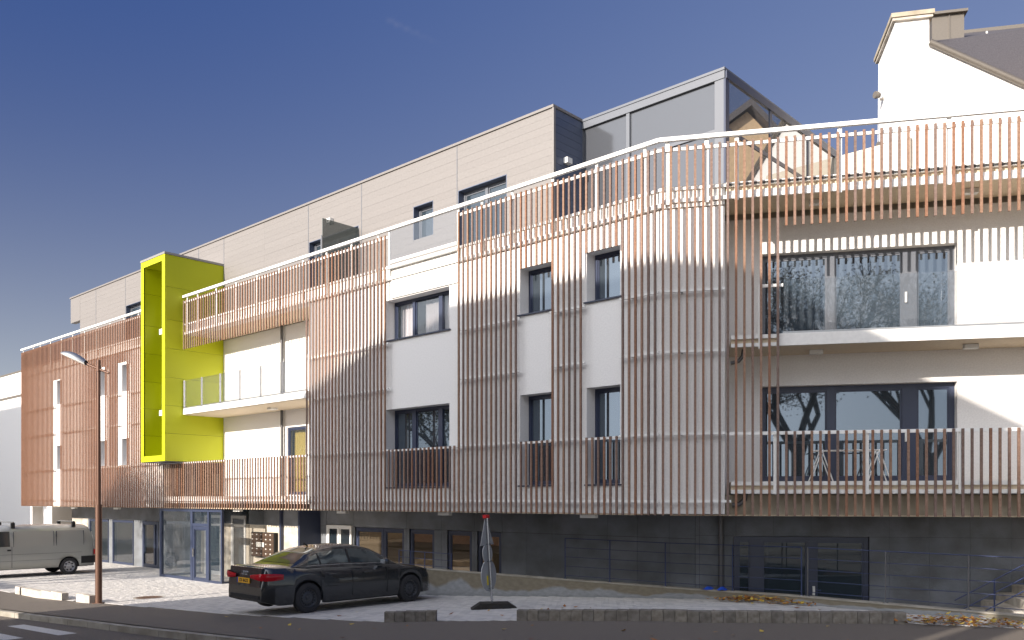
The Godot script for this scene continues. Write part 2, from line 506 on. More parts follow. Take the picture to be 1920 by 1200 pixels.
func ground() -> void:
	var st := st_new()
	var rows := []
	for i in range(-14, 15):
		var row := []
		for k in range(-14, 15):
			var X := signf(i) * pow(absf(i) / 14.0, 2.2) * 420.0
			var Z := 15.0 + signf(k) * pow(absf(k) / 14.0, 2.2) * 420.0
			row.append(Vector3(X, EYE - 3.35, -Z))
		rows.append(row)
	tag(put(self, "ground", skin(rows), M.earth, Transform3D.IDENTITY), "", "", "", "structure")
	tag(strip("road", -14, 60, 0.8, shift(KERB, -6.6), shift(KERB, -0.0), 8, -0.11, M.road), "", "", "", "structure")
	tag(strip("pavement", -14, 60, 0.5, shift(KERB, 0.14), EDGE, 6, 0.0, M.asphalt), "", "", "", "structure")
	tag(strip("pavement_across_the_road", -14, 60, 0.8, shift(KERB, -16.0), shift(KERB, -6.75), 4, 0.0, M.asphalt), "", "", "", "structure")
	# kerb stones of the road, each one a piece
	var kerb := part(self, "road_kerb", Transform3D(Basis.IDENTITY, pl(8, gh(8), -7.5)))
	tag(kerb, "", "", "", "structure")
	var s := 1.0
	while s < 26.0:
		var a := pl(s, gh(s), tab(KERB, s)); var b := pl(s + 0.99, gh(s + 0.99), tab(KERB, s + 0.99))
		var x := (b - a).normalized(); var y := Vector3.UP; var z := x.cross(y).normalized()
		y = z.cross(x)
		var bs := Basis(x, y, z)
		box(kerb, "kerb_stone", Transform3D(bs, a), Vector3(0.004, -0.25, -0.15), Vector3((b - a).length() - 0.004, 0.012 + rng.randf() * 0.006, 0.0), M.concrete)
		s += 1.0
	# zebra crossing bars on the road
	for z in [[8.1, 11.05, -8.6, -8.25, "first white zebra crossing stripe out from the kerb"], [8.3, 11.8, -9.5, -9.15, "second white zebra crossing stripe out from the kerb"], [8.5, 12.0, -10.4, -10.05, "third white zebra crossing stripe out from the kerb"]]:
		var rws := []
		for i in 9:
			var q := lerpf(z[0], z[1], i / 8.0)
			rws.append([pl(q, gh(q) - 0.106, z[2] + 0.02 * (i / 8.0)), pl(q, gh(q) - 0.106, z[3])])
		tag(put(self, "crossing_stripe", skin(rws), M.paint, Transform3D.IDENTITY), z[4], "road marking", "zebra crossing stripes")
	pavers()
	# sunken path between the low wall and the building
	var pr_ := []
	for i in 40:
		var q := lerpf(-7.0, 10.2, i / 39.0)
		pr_.append([pl(q, -2.97, tab(INNER, q) + 0.1), pl(q, -2.97, 6.0)])
	tag(put(self, "path", skin(pr_), M.asphalt, Transform3D.IDENTITY), "", "", "", "structure")

func pavers() -> void:
	var bed := strip("plaza_paving", -9, 36, 0.5, EDGE, INNER, 8, -0.012, M.sand)
	tag(bed, "", "", "", "structure")
	var L := 0.2; var W := 0.133
	var list := []
	var j := 0
	var d := -6.2
	while d < 2.7:
		var s := -9.0 + (L / 2 if j % 2 else 0.0)
		while s < 36.0:
			var sc := s + L / 2; var dc := d + W / 2
			if dc > tab(EDGE, sc) + 0.1 and dc < tab(INNER, sc) - 0.1:
				list.append(Vector2(sc, dc))
			s += L
		d += W; j += 1
	# nearest first
	var eye := sd(0, 0)
	list.sort_custom(func(a, b): return a.distance_squared_to(eye) < b.distance_squared_to(eye))
	var proto := paver_mesh(L, W)
	var V := PackedVector3Array(); var N := PackedVector3Array()
	var src := proto.surface_get_arrays(0)
	var sv: PackedVector3Array = src[Mesh.ARRAY_VERTEX]; var sn: PackedVector3Array = src[Mesh.ARRAY_NORMAL]
	var buckets := [[PackedVector3Array(), PackedVector3Array()], [PackedVector3Array(), PackedVector3Array()], [PackedVector3Array(), PackedVector3Array()], [PackedVector3Array(), PackedVector3Array()]]
	var shown := 0
	for p in list:
		var slope := gh(p.x + 0.05) - gh(p.x - 0.05)
		var bs := FL.basis * Basis(Vector3(0, 0, 1), -slope / 0.1)
		bs = bs * Basis(Vector3(1, 0, 0), rng.randf_range(-0.008, 0.008)) * Basis(Vector3(0, 0, 1), rng.randf_range(-0.006, 0.006))
		var xf := Transform3D(bs, pl(p.x, gh(p.x) + 0.002 + rng.randf_range(-0.002, 0.002), p.y))
		var k := rng.randi() % 4
		var q := xf.origin
		var px := 960.0 + 1620.0 * q.x / -q.z
		if shown < 300 and px > 40 and px < 1900:
			shown += 1
			put(bed, "paver", proto, M.pavers[k], xf)
		else:
			var bk = buckets[k]
			for i in sv.size():
				bk[0].append(xf * sv[i]); bk[1].append((bs * sn[i]).normalized())
	for k in 4:
		var arr := []; arr.resize(Mesh.ARRAY_MAX)
		arr[Mesh.ARRAY_VERTEX] = buckets[k][0]; arr[Mesh.ARRAY_NORMAL] = buckets[k][1]
		var am := ArrayMesh.new(); am.add_surface_from_arrays(Mesh.PRIMITIVE_TRIANGLES, arr)
		var o := put(bed, "far_pavers", am, M.pavers[k], Transform3D.IDENTITY)
		o.set_meta("kind", "stuff")

func paver_mesh(L: float, W: float) -> ArrayMesh:
	var st := st_new()
	var x := L / 2 - 0.003; var z := W / 2 - 0.003; var xi := x - 0.005; var zi := z - 0.005
	quad(st, Vector3(-xi, 0, -zi), Vector3(xi, 0, -zi), Vector3(xi, 0, zi), Vector3(-xi, 0, zi), Vector3.UP)
	quad(st, Vector3(-xi, 0, zi), Vector3(xi, 0, zi), Vector3(x, -0.012, z), Vector3(-x, -0.012, z), Vector3(0, 0.5, 0.85).normalized())
	quad(st, Vector3(-xi, 0, -zi), Vector3(xi, 0, -zi), Vector3(x, -0.012, -z), Vector3(-x, -0.012, -z), Vector3(0, 0.5, -0.85).normalized())
	quad(st, Vector3(xi, 0, -zi), Vector3(xi, 0, zi), Vector3(x, -0.012, z), Vector3(x, -0.012, -z), Vector3(0.85, 0.5, 0).normalized())
	quad(st, Vector3(-xi, 0, -zi), Vector3(-xi, 0, zi), Vector3(-x, -0.012, z), Vector3(-x, -0.012, -z), Vector3(-0.85, 0.5, 0).normalized())
	return st.commit()

# ------------------------------------------------------------------ the apartment building
func slat(parent, F: Transform3D, x: float, h0: float, h1: float) -> void:
	# slats come in lengths with a fine butt joint, all one piece here per storey run
	box(parent, "slat", F, Vector3(x - 0.0235, h0, -0.0), Vector3(x + 0.0235, h1, 0.035), M.slats[rng.randi() % 6])

func slat_rule(s: float) -> Array:
	var lo := -0.33; var top := 7.16
	if s < 1.007: return [[lo, top]]
	if s < 1.93: return [[5.36, top], [lo, 1.34]]
	if s < 2.90: return [[lo, top]]
	if s < 3.86: return [[5.36, top], [lo, 1.34]]
	if s < 5.95: return [[lo, top]]
	if s < 8.63: return [[lo, 1.34]]
	if s < 12.46: return [[lo, top]]
	if s < 20.16: return [[5.40, top], [lo, 1.34]]
	if s < 22.14: return [[lo, 1.30]]
	if s > 24.80 and s < 25.62: return [[5.48, top], [lo, 1.36]]
	if s > 26.94 and s < 27.70: return [[5.48, top], [lo, 1.38]]
	if s > 31.70 and s < 32.54: return [[5.42, top]]
	return [[lo, top]]

func building() -> void:
	var b := thing("apartment_building", "white apartment building behind brown vertical slats with a lime green box bay", "building", Vector3(3.0, 0.0, -17.6))
	# ---- slat screens
	var scr := part(b, "slat_screen", FL)
	var far := st_new()
	var s := 0.09
	while s < 36.7:
		for seg in slat_rule(s):
			if s < 23.0: slat(scr, FL, -s, seg[0], seg[1])
			else: mbox(far, Vector3(-s - 0.026, seg[0], 0), Vector3(-s + 0.026, seg[1], 0.035))
		s += 0.16
	var fo := put(scr, "far_slats", far.commit(), M.slats[3], FL)
	fo.set_meta("kind", "stuff")
	var scr2 := part(b, "slat_screen", FR)
	var t := 0.075
	while t < 8.2:
		if t < 2.40: slat(scr2, FR, t, -0.33, 7.16)
		else:
			slat(scr2, FR, t, 5.40, 7.16); slat(scr2, FR, t, -0.33, 1.34)
		t += 0.16
	# ---- white spacer bars behind the slats
	for h in [4.23, 3.0, 1.33, -0.04]:
		for seg in [[0.03, 1.0], [1.93, 2.92], [3.85, 5.95], [8.63, 12.44], [22.15, 24.8], [25.62, 26.94], [27.7, 31.7], [32.54, 36.68]]:
			bl(b, "spacer_bar", seg[0], seg[1], h - 0.025, h + 0.025, 0.002, 0.05, M.white)
		br(b, "spacer_bar", 0.03, 1.30 if h > -0.03 else 1.42, h - 0.025, h + 0.025, 0.002, 0.05, M.white)
	for seg in [[1.0, 1.93], [2.92, 3.85], [5.95, 8.63], [12.44, 20.16], [20.16, 22.12], [24.8, 25.62], [26.94, 27.7]]:
		for h in [1.31, -0.04]:
			bl(b, "spacer_bar", seg[0], seg[1], h - 0.025, h + 0.025, 0.002, 0.05, M.white)
	# standoffs that hold the bars to the wall
	for h in [4.23, 3.0, 1.33, -0.04]:
		for q in [0.7, 2.7, 4.1, 5.7, 8.9, 10.5, 12.2]:
			bl(b, "standoff", q - 0.02, q + 0.02, h - 0.03, h - 0.026 + 0.02, 0.051, 0.144, M.metal)
		for q in [0.45, 1.05]:
			br(b, "standoff", q - 0.02, q + 0.02, h - 0.03, h - 0.006, 0.051, 0.144, M.metal)
	# ---- main white wall
	var w_up := [[6.36, 8.88, 4.34, 5.43], [2.98, 3.94, 4.34, 5.43], [1.07, 1.97, 4.34, 5.43]]
	var w_low := [[6.36, 8.88, 0.33, 2.45], [2.98, 3.94, 0.33, 2.45], [1.07, 1.97, 0.33, 2.45]]
	wl(b, "wall", 0.04, 12.44, -0.30, 5.94, 0.145, 0.45, w_up + w_low, M.render)
	var lw := []
	for c in [[24.82, 25.62], [26.94, 27.7], [31.72, 32.5]]:
		lw.append([c[0] + 0.12, c[1], 4.34, 5.43]); lw.append([c[0] + 0.12, c[1], 1.36, 2.45])
	wl(b, "wall", 22.1, 36.68, -0.30, 5.94, 0.145, 0.45, lw, M.render)
	wall(b, "wall", FR, [0.04, 1.30, -0.30, 5.94], 0.145, 0.45, [], M.render)
	wall(b, "wall", FR, [1.10, 1.30, -0.30, 5.94], 0.45, 1.35, [], M.render)
	bl(b, "wall", 12.24, 12.44, -0.30, 5.94, 0.451, 1.6, M.render)
	bl(b, "wall", 36.5, 36.68, -0.30, 5.94, 0.451, 9.0, M.render)
	# ---- windows of the white wall
	wwin(b, 6.36, 8.88, 4.34, 5.43, 0.452, [[8.02, 8.12], [6.94, 7.08]], M.glass, 0.36)
	wwin(b, 2.98, 3.94, 4.34, 5.43, 0.452, [], M.coated, 0.36)
	wwin(b, 1.07, 1.97, 4.34, 5.43, 0.452, [], M.coated, 0.36)
	wwin(b, 6.36, 8.88, 0.33, 2.45, 0.452, [[7.98, 8.14], [6.94, 7.10]], M.coated, 0.34)
	wwin(b, 2.98, 3.94, 0.33, 2.45, 0.452, [], M.coated, 0.34)
	wwin(b, 1.07, 1.97, 0.33, 2.45, 0.452, [], M.coated, 0.34)
	for h in lw: wwin(b, h[0], h[1], h[2], h[3], 0.46, [], M.tinted, 0.0)
	for c in [6.42, 7.14, 8.18]:                       # net curtains in folds behind the wide upper window
		var rows := []
		for i in 41:
			var q: float = c + 0.66 * i / 40.0
			var z: float = 0.66 + 0.025 * sin(i * 1.1) + 0.012 * sin(i * 2.7)
			rows.append([Vector3(-q, 4.36, -z), Vector3(-q, 5.40, -z)])
		put(b, "curtain", skin(rows), M.curtain, FL)
	# ---- floors, rear walls and roofs that close the rooms
	for h in [[-0.33, -0.12], [3.05, 3.3], [5.95, 6.28]]:
		bl(b, "floor_slab", 0.9, 12.24, h[0] + 0.002, h[1] - 0.002, 0.46, 9.0, M.interior)
		bl(b, "floor_slab", 22.3, 36.5, h[0] + 0.002, h[1] - 0.002, 0.46, 9.0, M.interior)
		bl(b, "floor_slab", 12.25, 22.28, h[0] + 0.003, h[1] - 0.003, 1.80, 9.0, M.interior)
		br(b, "floor_slab", 1.32, 9.0, h[0] + 0.004, h[1] - 0.004, 1.60, 8.0, M.interior)
	bl(b, "inner_wall", -2.0, 36.6, -3.0, 9.6, 9.0, 9.2, M.interior)
	bl(b, "inner_wall", 0.9, 12.2, -0.1, 5.9, 4.5, 4.6, M.interior)
	bl(b, "inner_wall", 22.3, 36.4, -0.1, 5.9, 4.0, 4.1, M.interior)
	# ---- terrace edge all round, handrail, posts
	var skip := [[-0.01, 20.19], [22.12, 36.68]]
	for g in skip:
		bl(b, "terrace_edge", maxf(g[0], 0.0), g[1], 5.95, 6.36, 0.10, 0.446, M.slab_white)
		bl(b, "edge_profile", maxf(g[0], 0.0), g[1], 6.29, 6.345, 0.06, 0.099, M.white)
		bl(b, "edge_profile", maxf(g[0], 0.0), g[1], 5.955, 6.03, 0.05, 0.099, M.white)
		bl(b, "handrail", maxf(g[0], 0.0), g[1], 7.27, 7.35, -0.03, 0.05, M.white)
	for g in [[0.0, 5.93], [8.65, 20.17], [22.12, 36.68]]:
		bl(b, "slat_rail", g[0], g[1], 7.07, 7.13, 0.002, 0.04, M.white)
	br(b, "slat_rail", 0.0, 9.0, 7.07, 7.13, 0.002, 0.04, M.white)
	br(b, "terrace_edge", 0.0, 1.30, 5.95, 6.36, 0.10, 0.44, M.slab_white)
	br(b, "edge_profile", 0.0, 9.0, 6.29, 6.345, 0.06, 0.099, M.white)
	br(b, "edge_profile", 0.0, 9.0, 6.04, 6.11, 0.05, 0.099, M.white)
	br(b, "handrail", 0.0, 9.0, 7.27, 7.35, -0.03, 0.05, M.white)
	for q in [0.38, 1.62, 2.86, 4.1, 5.1, 5.93, 8.63, 9.1, 10.3, 11.5, 12.7, 14.0, 15.3, 16.6, 17.9, 19.2, 19.95, 22.6, 23.9, 25.2, 26.5, 27.8, 29.1, 30.4, 31.7, 33.0, 34.3, 35.2, 36.55]:
		bl(b, "post", q - 0.035, q + 0.035, 6.0, 7.27, 0.041, 0.059, M.white)
	for q in [0.16, 0.94, 1.53, 3.48, 5.45, 7.4]:
		br(b, "post", q - 0.04, q + 0.04, 6.0, 7.27, 0.041, 0.059, M.white)
	# glazed bay of the terrace rail over the wide windows
	bl(b, "glass_panel", 6.0, 8.58, 6.45, 7.26, 0.02, 0.032, M.glass)
	bl(b, "glass_panel_rail", 5.96, 8.61, 6.38, 6.45, 0.0, 0.055, M.white)
	tube(b, "gutter_tube", [pl(5.9, 6.27, 0.02), pl(8.7, 6.27, 0.02)], 0.045, M.white, 12)
	bl(b, "fascia_panel", 5.98, 8.62, 5.46, 6.15, 0.10, 0.144, M.slab_white)
	# ---- penthouse
	penthouse(b)
	# ---- recess with balconies left of the slats
	var bal := part(b, "balcony", FL)
	bl(bal, "slab", 12.46, 20.19, 3.06, 3.27, 0.0, 1.6, M.slab_white)
	bl(bal, "soffit", 12.5, 20.15, 3.045, 3.058, 0.05, 1.58, M.soffit)
	bl(bal, "glass_shoe", 12.5, 20.15, 3.275, 3.32, 0.04, 0.08, M.metal)
	for i in 6:
		var a := 12.5 + 1.275 * i
		bl(bal, "glass_panel", a + 0.01, a + 1.265, 3.322, 4.29, 0.05, 0.062, M.glass)
		bl(bal, "post", a + 1.268, a + 1.282, 3.1, 4.29, -0.004, 0.062, M.steel)
	bl(bal, "lamp", 15.5, 15.75, 2.98, 3.04, 0.7, 0.95, M.frame_white)
	var door := [[14.85, 15.95, 0.15, 2.45]]
	wl(b, "wall", 12.44, 20.2, -0.1, 5.94, 1.6, 1.8, door, M.render)
	wwin(b, 14.85, 15.95, 0.15, 2.45, 1.64, [], M.glass)
	var crow := []
	for i in 31:
		crow.append([Vector3(-14.95 - 0.03 * i, 0.2, -1.85 - 0.03 * sin(i * 1.4)), Vector3(-14.95 - 0.03 * i, 2.4, -1.85 - 0.03 * sin(i * 1.4))])
	put(b, "curtain", skin(crow), M.curtain_yellow, FL)
	bl(b, "terrace_slab", 12.46, 20.19, 5.96, 6.28, 0.45, 1.6, M.soffit)
	bl(b, "balcony_floor", 12.25, 22.2, -0.14, 0.10, 0.12, 1.6, M.slab_white)
	for q in [[3.3, 5.95], [0.1, 3.04]]:
		tube(b, "downpipe", [pl(16.13, q[0], 1.5), pl(16.13, q[1], 1.5)], 0.05, M.pipe, 10)
	bl(b, "overhang_soffit", 0.7, 36.68, -0.335, -0.302, 0.17, 2.6, M.soffit)
	green_box(b)
	right_wing(b)
	ground_floor(b)

func penthouse(b: Node) -> void:
	var p := part(b, "penthouse", FL)
	var holes := [[-7.55, -5.72, 6.2, 8.52], [-9.42, -8.57, 7.53, 8.50], [-14.66, -12.0, 6.2, 8.52], [-28.6, -26.6, 6.2, 8.52]]
	wall(p, "wall", FL, [-33.66, -4.14, 6.28, 9.76], 1.63, 1.85, holes, M.clads[1])
	var ys := []
	for i in 19: ys.append(6.28 + 3.5 * i / 18.0)
	clad(p, "cladding_board", FL, [-33.66, -31.8, -28.66, -25.4, -22.1, -20.17, -17.4, -14.7, -11.85, -7.59, -4.14], ys, 1.6, 1.629, 0.0012, holes, M.clads)
	for q in [31.8, 28.66, 22.1, 20.17, 14.7, 11.85, 7.59]:
		bl(p, "joint_profile", q - 0.012, q + 0.012, 6.28, 9.76, 1.594, 1.62, M.frame_grey)
	bl(p, "cladding_board", 33.67, 34.8, 8.6, 9.78, 1.6, 1.85, M.clads[0])
	bl(p, "wall", 33.4, 33.66, 6.28, 9.76, 1.86, 8.0, M.clads[1])
	bl(p, "roof", 4.1, 34.84, 9.785, 9.85, 1.56, 9.2, M.clads[1])
	bl(p, "corner_profile", 4.10, 4.16, 6.28, 9.784, 1.58, 1.66, M.clads[2])
	# side of the block, zinc boards with a bluish shade put into their colour
	bl(p, "wall", 4.15, 4.3, 6.28, 9.76, 1.86, 9.0, M.backing)
	var F2 := FL * Transform3D(Basis(Vector3.UP, PI / 2), Vector3(-4.14, 0, 0))
	clad(p, "side_board", F2, [1.67, 2.79], ys, -0.01, 0.02, 0.003, [], M.shaded_zincs)
	bl(p, "wall_lamp", 4.0, 4.13, 8.5, 8.64, 2.0, 2.2, M.frame_white)
	bl(p, "wall_lamp", 13.3, 13.5, 8.88, 9.02, 1.46, 1.59, M.frame_white)
	for h in holes:
		var rr := st_new()   # metal lining of the opening
		mbox(rr, Vector3(h[0], h[2], -1.86), Vector3(h[0] + 0.02, h[3], -1.598))
		mbox(rr, Vector3(h[1] - 0.02, h[2], -1.86), Vector3(h[1], h[3], -1.598))
		mbox(rr, Vector3(h[0] + 0.02, h[3] - 0.02, -1.86), Vector3(h[1] - 0.02, h[3], -1.598))
		put(p, "opening_lining", rr.commit(), M.shaded_zincs[0], FL)
		var mid: float = (h[0] + h[1]) / 2
		window(p, "window", FL, h[0] + 0.02, h[1] - 0.02, maxf(h[2], 6.30), h[3] - 0.02, 1.80, [[mid - 0.05, mid + 0.05]] if h[1] - h[0] > 1.0 else [], M.tinted, M.frame_grey)
	bl(p, "inner_wall", 4.4, 33.4, 6.3, 9.7, 4.5, 4.6, M.interior)
	bl(p, "terrace_floor", 0.9, 36.6, 6.281, 6.31, 0.45, 1.6, M.concrete)
	# smoked glass privacy screen standing out from the wall
	bl(b, "privacy_screen", 11.98, 12.0, 6.32, 8.42, 0.25, 1.59, M.smoked)
	bl(b, "screen_post", 11.97, 12.01, 6.32, 7.9, 0.2, 0.24, M.metal)
	# glass room at the corner
	var g := part(b, "glass_room", FL)
	var st := st_new()
	var D := 2.78
	for q in [[0.07, 0.30], [2.66, 2.76], [4.12, 4.25]]:
		mbox(st, Vector3(-q[1], 6.3, -D - 0.12), Vector3(-q[0], 9.60, -D))
	mbox(st, Vector3(-4.12, 8.42, -D - 0.10), Vector3(-2.76, 8.50, -D - 0.01))
	mbox(st, Vector3(-2.66, 8.42, -D - 0.10), Vector3(-0.30, 8.50, -D - 0.01))
	mbox(st, Vector3(-4.12, 6.3, -D - 0.11), Vector3(-0.30, 6.40, -D - 0.005))
	mbox(st, Vector3(-4.30, 9.60, -D - 0.14), Vector3(-0.04, 9.78, -D + 0.02))
	put(g, "frame", st.commit(), M.frame_grey, FL)
	for q in [[0.30, 2.66], [2.76, 4.12]]:
		bl(g, "pane", q[0], q[1], 6.40, 8.42, D + 0.05, D + 0.062, M.dark_pane)
		bl(g, "pane", q[0], q[1], 8.50, 9.60, D + 0.05, D + 0.062, M.dark_pane)
	var s2 := st_new()
	for dd in [[2.78, 2.95], [5.0, 5.12], [7.2, 7.32], [9.3, 9.45]]:
		mbox(s2, Vector3(-0.07, 6.3, -dd[1]), Vector3(-0.02, 9.60, -dd[0]))
	mbox(s2, Vector3(-0.08, 9.60, -9.45), Vector3(0.0, 9.775, -2.80))
	mbox(s2, Vector3(-0.068, 8.40, -9.3), Vector3(-0.025, 8.5, -2.95))
	mbox(s2, Vector3(-0.068, 6.3, -9.3), Vector3(-0.025, 6.4, -2.95))
	put(g, "side_frame", s2.commit(), M.frame, FL)
	for dd in [[2.95, 5.0], [5.12, 7.2], [7.32, 9.3]]:
		bl(g, "pane", 0.04, 0.052, 6.40, 8.40, dd[0], dd[1], M.mirror_pane)
		bl(g, "pane", 0.04, 0.052, 8.50, 9.60, dd[0], dd[1], M.mirror_pane)
	bl(g, "roof", 0.03, 4.3, 9.781, 9.84, 2.74, 9.5, M.frame_grey)
	bl(g, "floor", 0.05, 4.3, 6.25, 6.298, 2.9, 9.4, M.concrete)

func green_box(b: Node) -> void:
	var g := part(b, "green_bay", FL)
	var s0 := 20.2; var s1 := 22.1; var f := -0.65
	var ys := [1.36, 2.35, 3.35, 4.35, 5.39, 6.42, 7.59, 8.74]
	# core of the two side walls and the back, with panels on both faces
	bl(g, "side_wall", s0 + 0.02, s0 + 0.20, 1.38, 8.72, f + 0.03, 1.6, M.backing)
	bl(g, "side_wall", s1 - 0.20, s1 - 0.02, 1.38, 8.72, f + 0.03, 1.6, M.backing)
	bl(g, "back_wall", s0 + 0.2, s1 - 0.2, 1.38, 8.72, 1.45, 1.6, M.backing)
	bl(g, "top_wall", s0 + 0.2, s1 - 0.2, 8.55, 8.72, f + 0.03, 1.45, M.backing)
	bl(g, "bottom_wall", s0 + 0.2, s1 - 0.2, 1.38, 1.55, f + 0.03, 1.45, M.backing)
	for i in ys.size() - 1:
		var a: float = ys[i] + 0.004; var c: float = ys[i + 1] - 0.004
		var m = [M.green, M.green_b][i % 2]
		bl(g, "side_panel", s0, s0 + 0.019, a, c, f + 0.002, 1.6, m)
		bl(g, "side_panel", s1 - 0.019, s1, a, c, f + 0.002, 1.6, m)
		var ai := maxf(a, 1.572); var ci := minf(c, 8.53)
		bl(g, "inner_panel", s1 - 0.219, s1 - 0.201, ai, ci, f + 0.03, 0.35, m)
		bl(g, "inner_panel", s1 - 0.219, s1 - 0.201, ai, ci, 0.358, 1.43, m)
		bl(g, "inner_panel", s0 + 0.201, s0 + 0.219, ai, ci, f + 0.03, 1.43, m)
		bl(g, "inner_panel", s0 + 0.225, s1 - 0.225, ai, ci, 1.432, 1.449, m)
		bl(g, "front_panel", s0 + 0.002, s0 + 0.222, a, c, f - 0.018, f + 0.0, M.green)
		bl(g, "front_panel", s1 - 0.222, s1 - 0.002, a, c, f - 0.018, f + 0.0, M.green)
	bl(g, "front_panel", s0 + 0.226, s1 - 0.226, 8.53, 8.736, f - 0.018, f, M.green)
	bl(g, "front_panel", s0 + 0.226, s1 - 0.226, 1.364, 1.572, f - 0.018, f, M.green)
	bl(g, "inner_panel", s0 + 0.222, s1 - 0.222, 8.532, 8.549, f + 0.03, 1.43, M.green)
	bl(g, "inner_panel", s0 + 0.222, s1 - 0.222, 1.551, 1.568, f + 0.03, 1.43, M.green)
	bl(g, "roof_cap", s0 - 0.02, s1 + 0.02, 8.742, 8.82, f - 0.04, 1.6, M.cap)
	bl(g, "underside_panel", s0 + 0.02, s1 - 0.02, 1.34, 1.358, f + 0.02, 1.55, M.frame)
	for h in [6.08, 3.08]:
		bl(g, "slab_end", s0 + 0.225, s0 + 1.32, h, h + 0.2, -0.25, 1.43, M.slab_white)
		bl(g, "glass_shoe", s0 + 0.225, s0 + 1.25, h + 0.202, h + 0.24, -0.2, -0.14, M.metal)
		bl(g, "glass_panel", s0 + 0.225, s0 + 1.28, h + 0.242, h + 1.22, -0.18, -0.168, M.glass)

func right_wing(b: Node) -> void:
	var w0 := 2.06; var w1 := 5.94
	var holes := [[w0, w1, 3.33, 5.24], [w0, w1, 0.36, 2.41]]
	wall(b, "wall", FR, [1.30, 9.0, 0.10, 6.0], 1.36, 1.60, holes, M.render)
	window(b, "window", FR, w0, w1, 3.33, 5.24, 1.55, [[3.44, 3.60], [4.93, 5.22]], M.coated, M.frame_grey, 0.09)
	window(b, "window", FR, w0, w1, 0.36, 2.41, 1.55, [[3.44, 3.60], [4.93, 5.22]], M.coated, M.frame, 0.10)
	for h in [4.2, 1.3]: br(b, "door_handle", 4.98, 5.02, h - 0.1, h + 0.12, 1.50, 1.535, M.frame_white)
	for q in [[6.12, 6.36, "upper"], [3.06, 3.28, "mid"], [0.12, 0.35, "low"]]:
		var bal := part(b, "balcony", FR)
		var from := 1.32 if q[2] == "upper" else 1.42
		br(bal, "slab", from, 9.0, q[0], q[1], 0.13, 1.36, M.soffit)
		if q[2] == "mid":
			br(bal, "edge", from + 0.9, 9.0, q[0] - 0.01, q[1] + 0.01, 0.06, 0.129, M.slab_white)
			br(bal, "edge_profile", from, from + 0.9, q[0] - 0.01, q[0] + 0.06, 0.06, 0.129, M.white)
			br(bal, "edge_profile", from, from + 0.9, q[1] - 0.07, q[1] + 0.005, 0.06, 0.129, M.white)
			br(bal, "glass_shoe", 2.42, 9.0, q[1] + 0.012, q[1] + 0.05, 0.08, 0.12, M.metal)
			for i in 4:
				var a := 2.42 + 1.45 * i
				br(bal, "glass_panel", a + 0.008, a + 1.442, q[1] + 0.052, q[1] + 1.08, 0.09, 0.102, M.glass)
			br(bal, "short_rail", 1.95, 2.42, 4.22, 4.28, 0.05, 0.09, M.white)
			br(bal, "post", 1.95, 2.02, 3.0, 4.22, 0.05, 0.075, M.white)
		else:
			br(bal, "edge_profile", from, 9.0, q[0] - 0.01, q[0] + 0.07, 0.06, 0.129, M.white)
			br(bal, "edge_profile", from, 9.0, q[1] - 0.075, q[1] + 0.005, 0.06, 0.129, M.white)
		if q[2] == "low":
			br(bal, "slat_rail", 1.32, 9.0, 1.28, 1.345, 0.002, 0.05, M.white)
			for tt in [2.28, 3.97, 5.66, 7.35]:
				br(bal, "post", tt - 0.045, tt + 0.045, 0.10, 1.28, 0.036, 0.059, M.white)
		if q[2] != "low":
			for tt in [3.0, 5.9]:
				br(bal, "ceiling_lamp", tt, tt + 0.26, q[0] - 0.09, q[0] - 0.005, 0.7, 0.85, M.frame_white)
	br(b, "terrace_floor", 0.0, 9.0, 6.361, 6.38, 0.13, 9.0, M.concrete)
	br(b, "wall", 8.9, 9.1, -3.1, 6.1, 1.61, 9.0, M.render)
	br(b, "fascia", 1.31, 9.0, -0.316, 0.09, 0.5, 0.6, M.beige)
	br(b, "overhang_soffit", 0.2, 9.0, -0.345, -0.318, 0.52, 2.7, M.soffit)
	br(b, "inner_wall", 1.4, 8.9, 0.36, 6.0, 5.0, 5.1, M.interior)
	# bracket elbow of the drain under the lower balcony
	tube(b, "drain_elbow", [pr(1.45, -0.12, 0.4), pr(1.60, -0.10, 0.4), pr(1.70, 0.0, 0.4), pr(1.72, 0.12, 0.4)], 0.05, M.pipe, 10)
	tube(b, "drain_elbow", [pr(1.42, 2.78, 0.4), pr(1.58, 2.82, 0.4), pr(1.66, 2.92, 0.4), pr(1.68, 3.05, 0.4)], 0.04, M.pipe, 10)
	tube(b, "downpipe", [pr(1.27, -2.9, 2.44), pr(1.27, -0.36, 2.44)], 0.06, M.pipe, 12)
	for h in [-0.9, -2.2]: tube(b, "pipe_bracket", [pr(1.27, h, 2.44), pr(1.27, h + 0.04, 2.44)], 0.075, M.pipe, 12)

